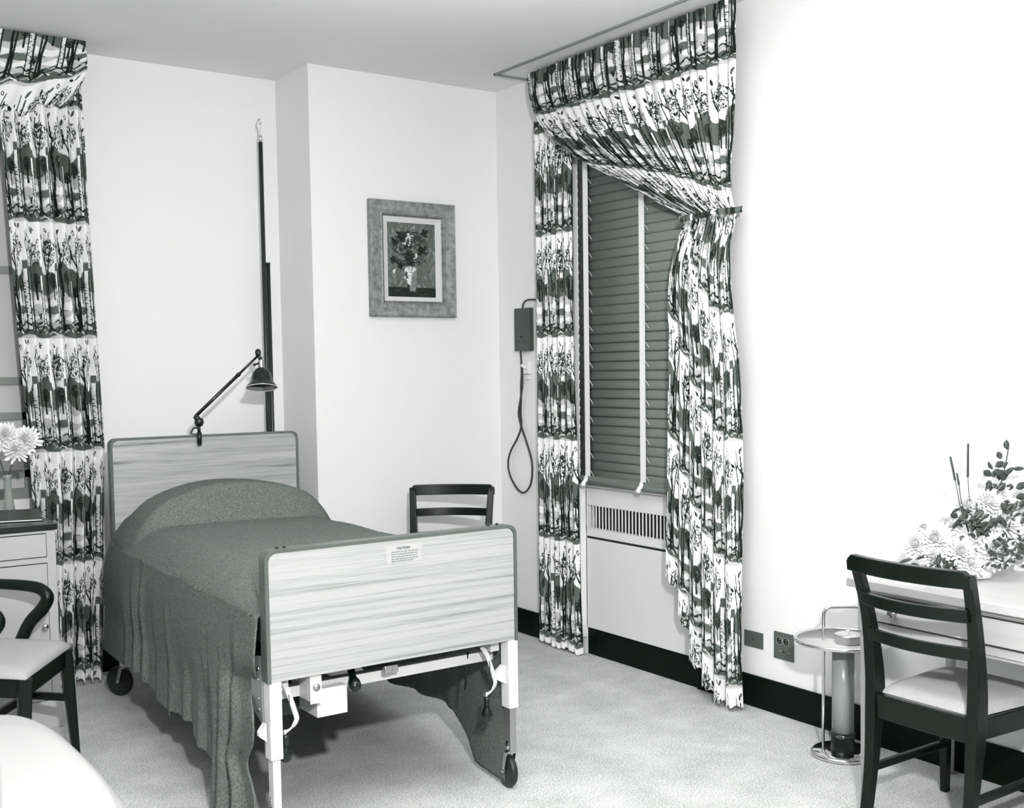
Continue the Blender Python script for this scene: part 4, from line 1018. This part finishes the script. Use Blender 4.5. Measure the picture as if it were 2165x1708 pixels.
# ------------------------------------------------------------------ dresser and what stands on it
ds = empty('dresser', (0.72, 5.36, 0), 'light painted dresser with a black top at the left edge behind the armchair', 'dresser')
gx0, gx1, gy0, gy1 = 0.10, 1.112, 5.10, 5.62
MB().box(gx0, gx1, gy0, gy1, 0.0, 0.845).build('carcass', dres_m, ds, bevel=0.003)
MB().box(gx0-0.01, gx1+0.006, gy0-0.008, gy1+0.03, 0.847, 0.874).build('dresser_top', mat('black_top', 0.012, 0.25), ds, bevel=0.002, label='glossy black top')
for za, zb in ((0.735, 0.833), (0.125, 0.708)):
    for xa, xb in ((0.135, 0.58), (0.61, 1.072)):
        d_ = MB().box(xa, xb, gy0-0.006, gy0-0.0005, za+0.002, zb-0.002).build('drawer' if za > 0.5 else 'door', dres_m, ds)
        MB().box(xa-0.003, xb+0.003, gy0-0.0015, gy0-0.0002, za-0.002, zb+0.002).build('shadow_line', dark_gap, d_)
        if za < 0.5:
            kx = xb-0.020 if xa > 0.5 else xa+0.02
            MB().lathe([(0.005, 0), (0.005, 0.012), (0.012, 0.016), (0.015, 0.024), (0.010, 0.031), (0.0001, 0.032)], (0, 0, 0), 18, Matrix.Translation((kx, gy0-0.005, 0.443)) @ Matrix.Rotation(PI/2, 4, 'X')).build('knob', chrome, d_)
bk_ = empty('folder', (0.98, 5.40, 0.875), 'dark folder lying on the black dresser top', 'folder')
MB().hexa([(0.90, 5.25, 0.876), (1.085, 5.20, 0.876), (1.105, 5.36, 0.876), (0.92, 5.42, 0.876), (0.90, 5.25, 0.884), (1.085, 5.20, 0.884), (1.105, 5.36, 0.912), (0.92, 5.42, 0.912)]).build('cover', mat('dark_cover', 0.03, 0.3), bk_, bevel=0.002)
MB().hexa([(0.905, 5.246, 0.8775), (1.080, 5.198, 0.8775), (1.082, 5.205, 0.8775), (0.907, 5.254, 0.8775), (0.905, 5.246, 0.8825), (1.080, 5.198, 0.8825), (1.082, 5.205, 0.8825), (0.907, 5.254, 0.8825)]).build('pages', mat('paper', 0.6, 0.8), bk_)
vz = empty('flower_vase', (1.00, 5.45, 0.875), 'white flowers in a slim vase on the dresser beside the left curtain', 'flowers')
MB().lathe([(0.0001, 0.002), (0.022, 0.002), (0.026, 0.03), (0.016, 0.10), (0.013, 0.17), (0.018, 0.185), (0.014, 0.186), (0.0001, 0.17)], (1.00, 5.45, 0.875), 24).build('vase', mat('grey_glass', 0.25, 0.15), vz)
def mum2(c, r_, seed, parent):
    global fa
    keep = fa; fa = parent; o = mum(c, r_, (-0.3, -0.8, 0.4), petal_m, seed, 70); fa = keep; return o
for k, (dx, dy, dz, r_) in enumerate(((0.075, -0.02, 0.335, 0.062), (0.00, 0, 0.36, 0.058), (0.035, -0.03, 0.295, 0.055), (-0.06, 0.01, 0.32, 0.055))):
    mum2((1.00+dx, 5.45+dy, 0.875+dz), r_, 60+k, vz)
MB().tube([(1.00, 5.45, 1.03), (1.02, 5.44, 1.12)], 0.003, 6).tube([(1.00, 5.45, 1.03), (0.97, 5.45, 1.13)], 0.003, 6).build('stems', stm, vz)

# ------------------------------------------------------------------ dark open armchair in front of the dresser
ac = empty('open_armchair', (0.80, 4.62, 0), 'dark wooden armchair with a curved arm and light seat in front of the dresser', 'armchair')
def bar(mb, p, q, w_, d_, w2=None, d2=None):
    w2 = w2 or w_; d2 = d2 or d_
    mb.hexa([(p[0]-w_, p[1]-d_, p[2]), (p[0]+w_, p[1]-d_, p[2]), (p[0]+w_, p[1]+d_, p[2]), (p[0]-w_, p[1]+d_, p[2]), (q[0]-w2, q[1]-d2, q[2]), (q[0]+w2, q[1]-d2, q[2]), (q[0]+w2, q[1]+d2, q[2]), (q[0]-w2, q[1]+d2, q[2])]); return mb
for (bx_, by_, tx_, ty_) in ((1.062, 4.665, 1.040, 4.690), (0.80, 4.30, 0.82, 4.32), (0.78, 4.98, 0.80, 4.96), (0.52, 4.62, 0.54, 4.62)):
    bar(MB(), (bx_, by_, 0), (tx_, ty_, 0.43), 0.014, 0.014, 0.024, 0.024).build('leg', darkwood, ac, bevel=0.004)
def beam(nm, p, q, h, th):
    p = Vector(p); q = Vector(q)
    MB().tube([p, q], 0.01, flat=(h, th, (0, 0, 1))).build(nm, darkwood, ac, bevel=0.003)
beam('front_apron', (1.035, 4.685, 0.395), (0.82, 4.325, 0.395), 0.075, 0.022)
beam('side_apron', (1.035, 4.695, 0.395), (0.80, 4.955, 0.395), 0.075, 0.022)
beam('side_apron', (0.82, 4.325, 0.395), (0.55, 4.61, 0.395), 0.075, 0.022)
beam('stretcher', (1.050, 4.68, 0.235), (0.79, 4.965, 0.235), 0.030, 0.020)
beam('stretcher', (0.805, 4.31, 0.235), (0.53, 4.62, 0.235), 0.030, 0.020)
beam('stretcher', (0.93, 4.82, 0.235), (0.67, 4.46, 0.235), 0.030, 0.020)
rows = []; n = 16
c00, c10, c01, c11 = Vector((1.075, 4.705, 0)), Vector((0.815, 4.275, 0)), Vector((0.80, 5.00, 0)), Vector((0.50, 4.61, 0))
for i in range(n+1):
    row = []
    for j in range(n+1):
        u, v = i/n, j/n; p = (c00*(1-u)+c10*u)*(1-v)+(c01*(1-u)+c11*u)*v
        e = (1-abs(2*u-1)**6)*(1-abs(2*v-1)**6); row.append((p.x, p.y, 0.432+0.034*max(0, e)**0.5))
    rows.append(row)
MB().grid(rows).build('seat_pad', seatc, ac, label='light cloth seat pad', solid=0.004)
arm = smooth_path([(0.915, 4.85, 0.452), (0.945, 4.83, 0.520), (0.985, 4.795, 0.575), (1.003, 4.780, 0.622), (0.980, 4.81, 0.655), (0.92, 4.86, 0.668), (0.83, 4.93, 0.675), (0.72, 5.0, 0.69)], 7)
MB().tube(arm, [lerp(0.026, 0.017, abs(i/len(arm)-0.25)) for i in range(len(arm))], 14).build('arm', darkwood, ac)
arm2 = smooth_path([(0.70, 4.45, 0.452), (0.72, 4.44, 0.540), (0.76, 4.40, 0.622), (0.72, 4.44, 0.668), (0.60, 4.58, 0.68), (0.48, 4.70, 0.70)], 7)
MB().tube(arm2, 0.021, 12).build('arm', darkwood, ac)
for (x, y) in ((0.74, 5.00), (0.48, 4.68)):
    bar(MB(), (x, y, 0.40), (x-0.06, y+0.06, 0.95), 0.018, 0.018, 0.015, 0.015).build('back_post', darkwood, ac, bevel=0.004)
beam('back_rail', (0.68, 5.06, 0.93), (0.42, 4.74, 0.93), 0.06, 0.02)

# ------------------------------------------------------------------ pale easy chair in the near left corner
ez = empty('easy_chair', (0.20, 2.83, 0), 'white upholstered easy chair, only its rounded arm showing out of focus at the lower left', 'easy chair')
def cushion(nm, c, s, rz, r_=0.09, parent=ez):
    Mx = Matrix.Translation(c) @ Matrix.Rotation(rz, 4, 'Z')
    mm = MB().box(-s[0]/2, s[0]/2, -s[1]/2, s[1]/2, -s[2]/2, s[2]/2, Mx)
    return mm.build(nm, vinyl, parent, bevel=r_, seg=7)
RZ = 0.0
def soft(nm, c, s, e=0.55, m_=vinyl):
    n = 28; rows = []
    def p_(a, q): return math.copysign(abs(a)**q, a)
    for i in range(n+1):
        ph_ = -PI/2+PI*i/n; row = []
        for j in range(2*n+1):
            th = 2*PI*j/(2*n); row.append((c[0]+s[0]*p_(math.cos(ph_), e)*p_(math.cos(th), e), c[1]+s[1]*p_(math.cos(ph_), e)*p_(math.sin(th), 0.8), c[2]+s[2]*p_(math.sin(ph_), e)))
        rows.append(row)
    return MB().grid(rows).build(nm, m_, ez)
soft('arm', (0.51, 2.76, 0.385), (0.185, 0.68, 0.265), 0.70)
soft('arm', (-0.10, 2.72, 0.365), (0.175, 0.66, 0.245), 0.62)
soft('arm_pad', (0.50, 2.62, 0.615), (0.125, 0.45, 0.050), 0.7)
cushion('seat_cushion', Vector((0.20, 2.90, 0.34)), (0.42, 0.84, 0.22), RZ, 0.06)
cushion('back_cushion', Vector((0.20, 2.44, 0.52)), (0.42, 0.20, 0.62), RZ, 0.09)
for a in (0.56, -0.16):
    for b in (2.42, 3.24):
        p = Vector((a, b, 0)); MB().tube([p, p+Vector((0, 0, 0.15))], [0.014, 0.022], 12).build('leg', darkwood, ez)
for o in bpy.data.objects:
    if '_local' in o.keys(): del o['_local']
    for pl in ([] if o.type != 'MESH' else []): pass
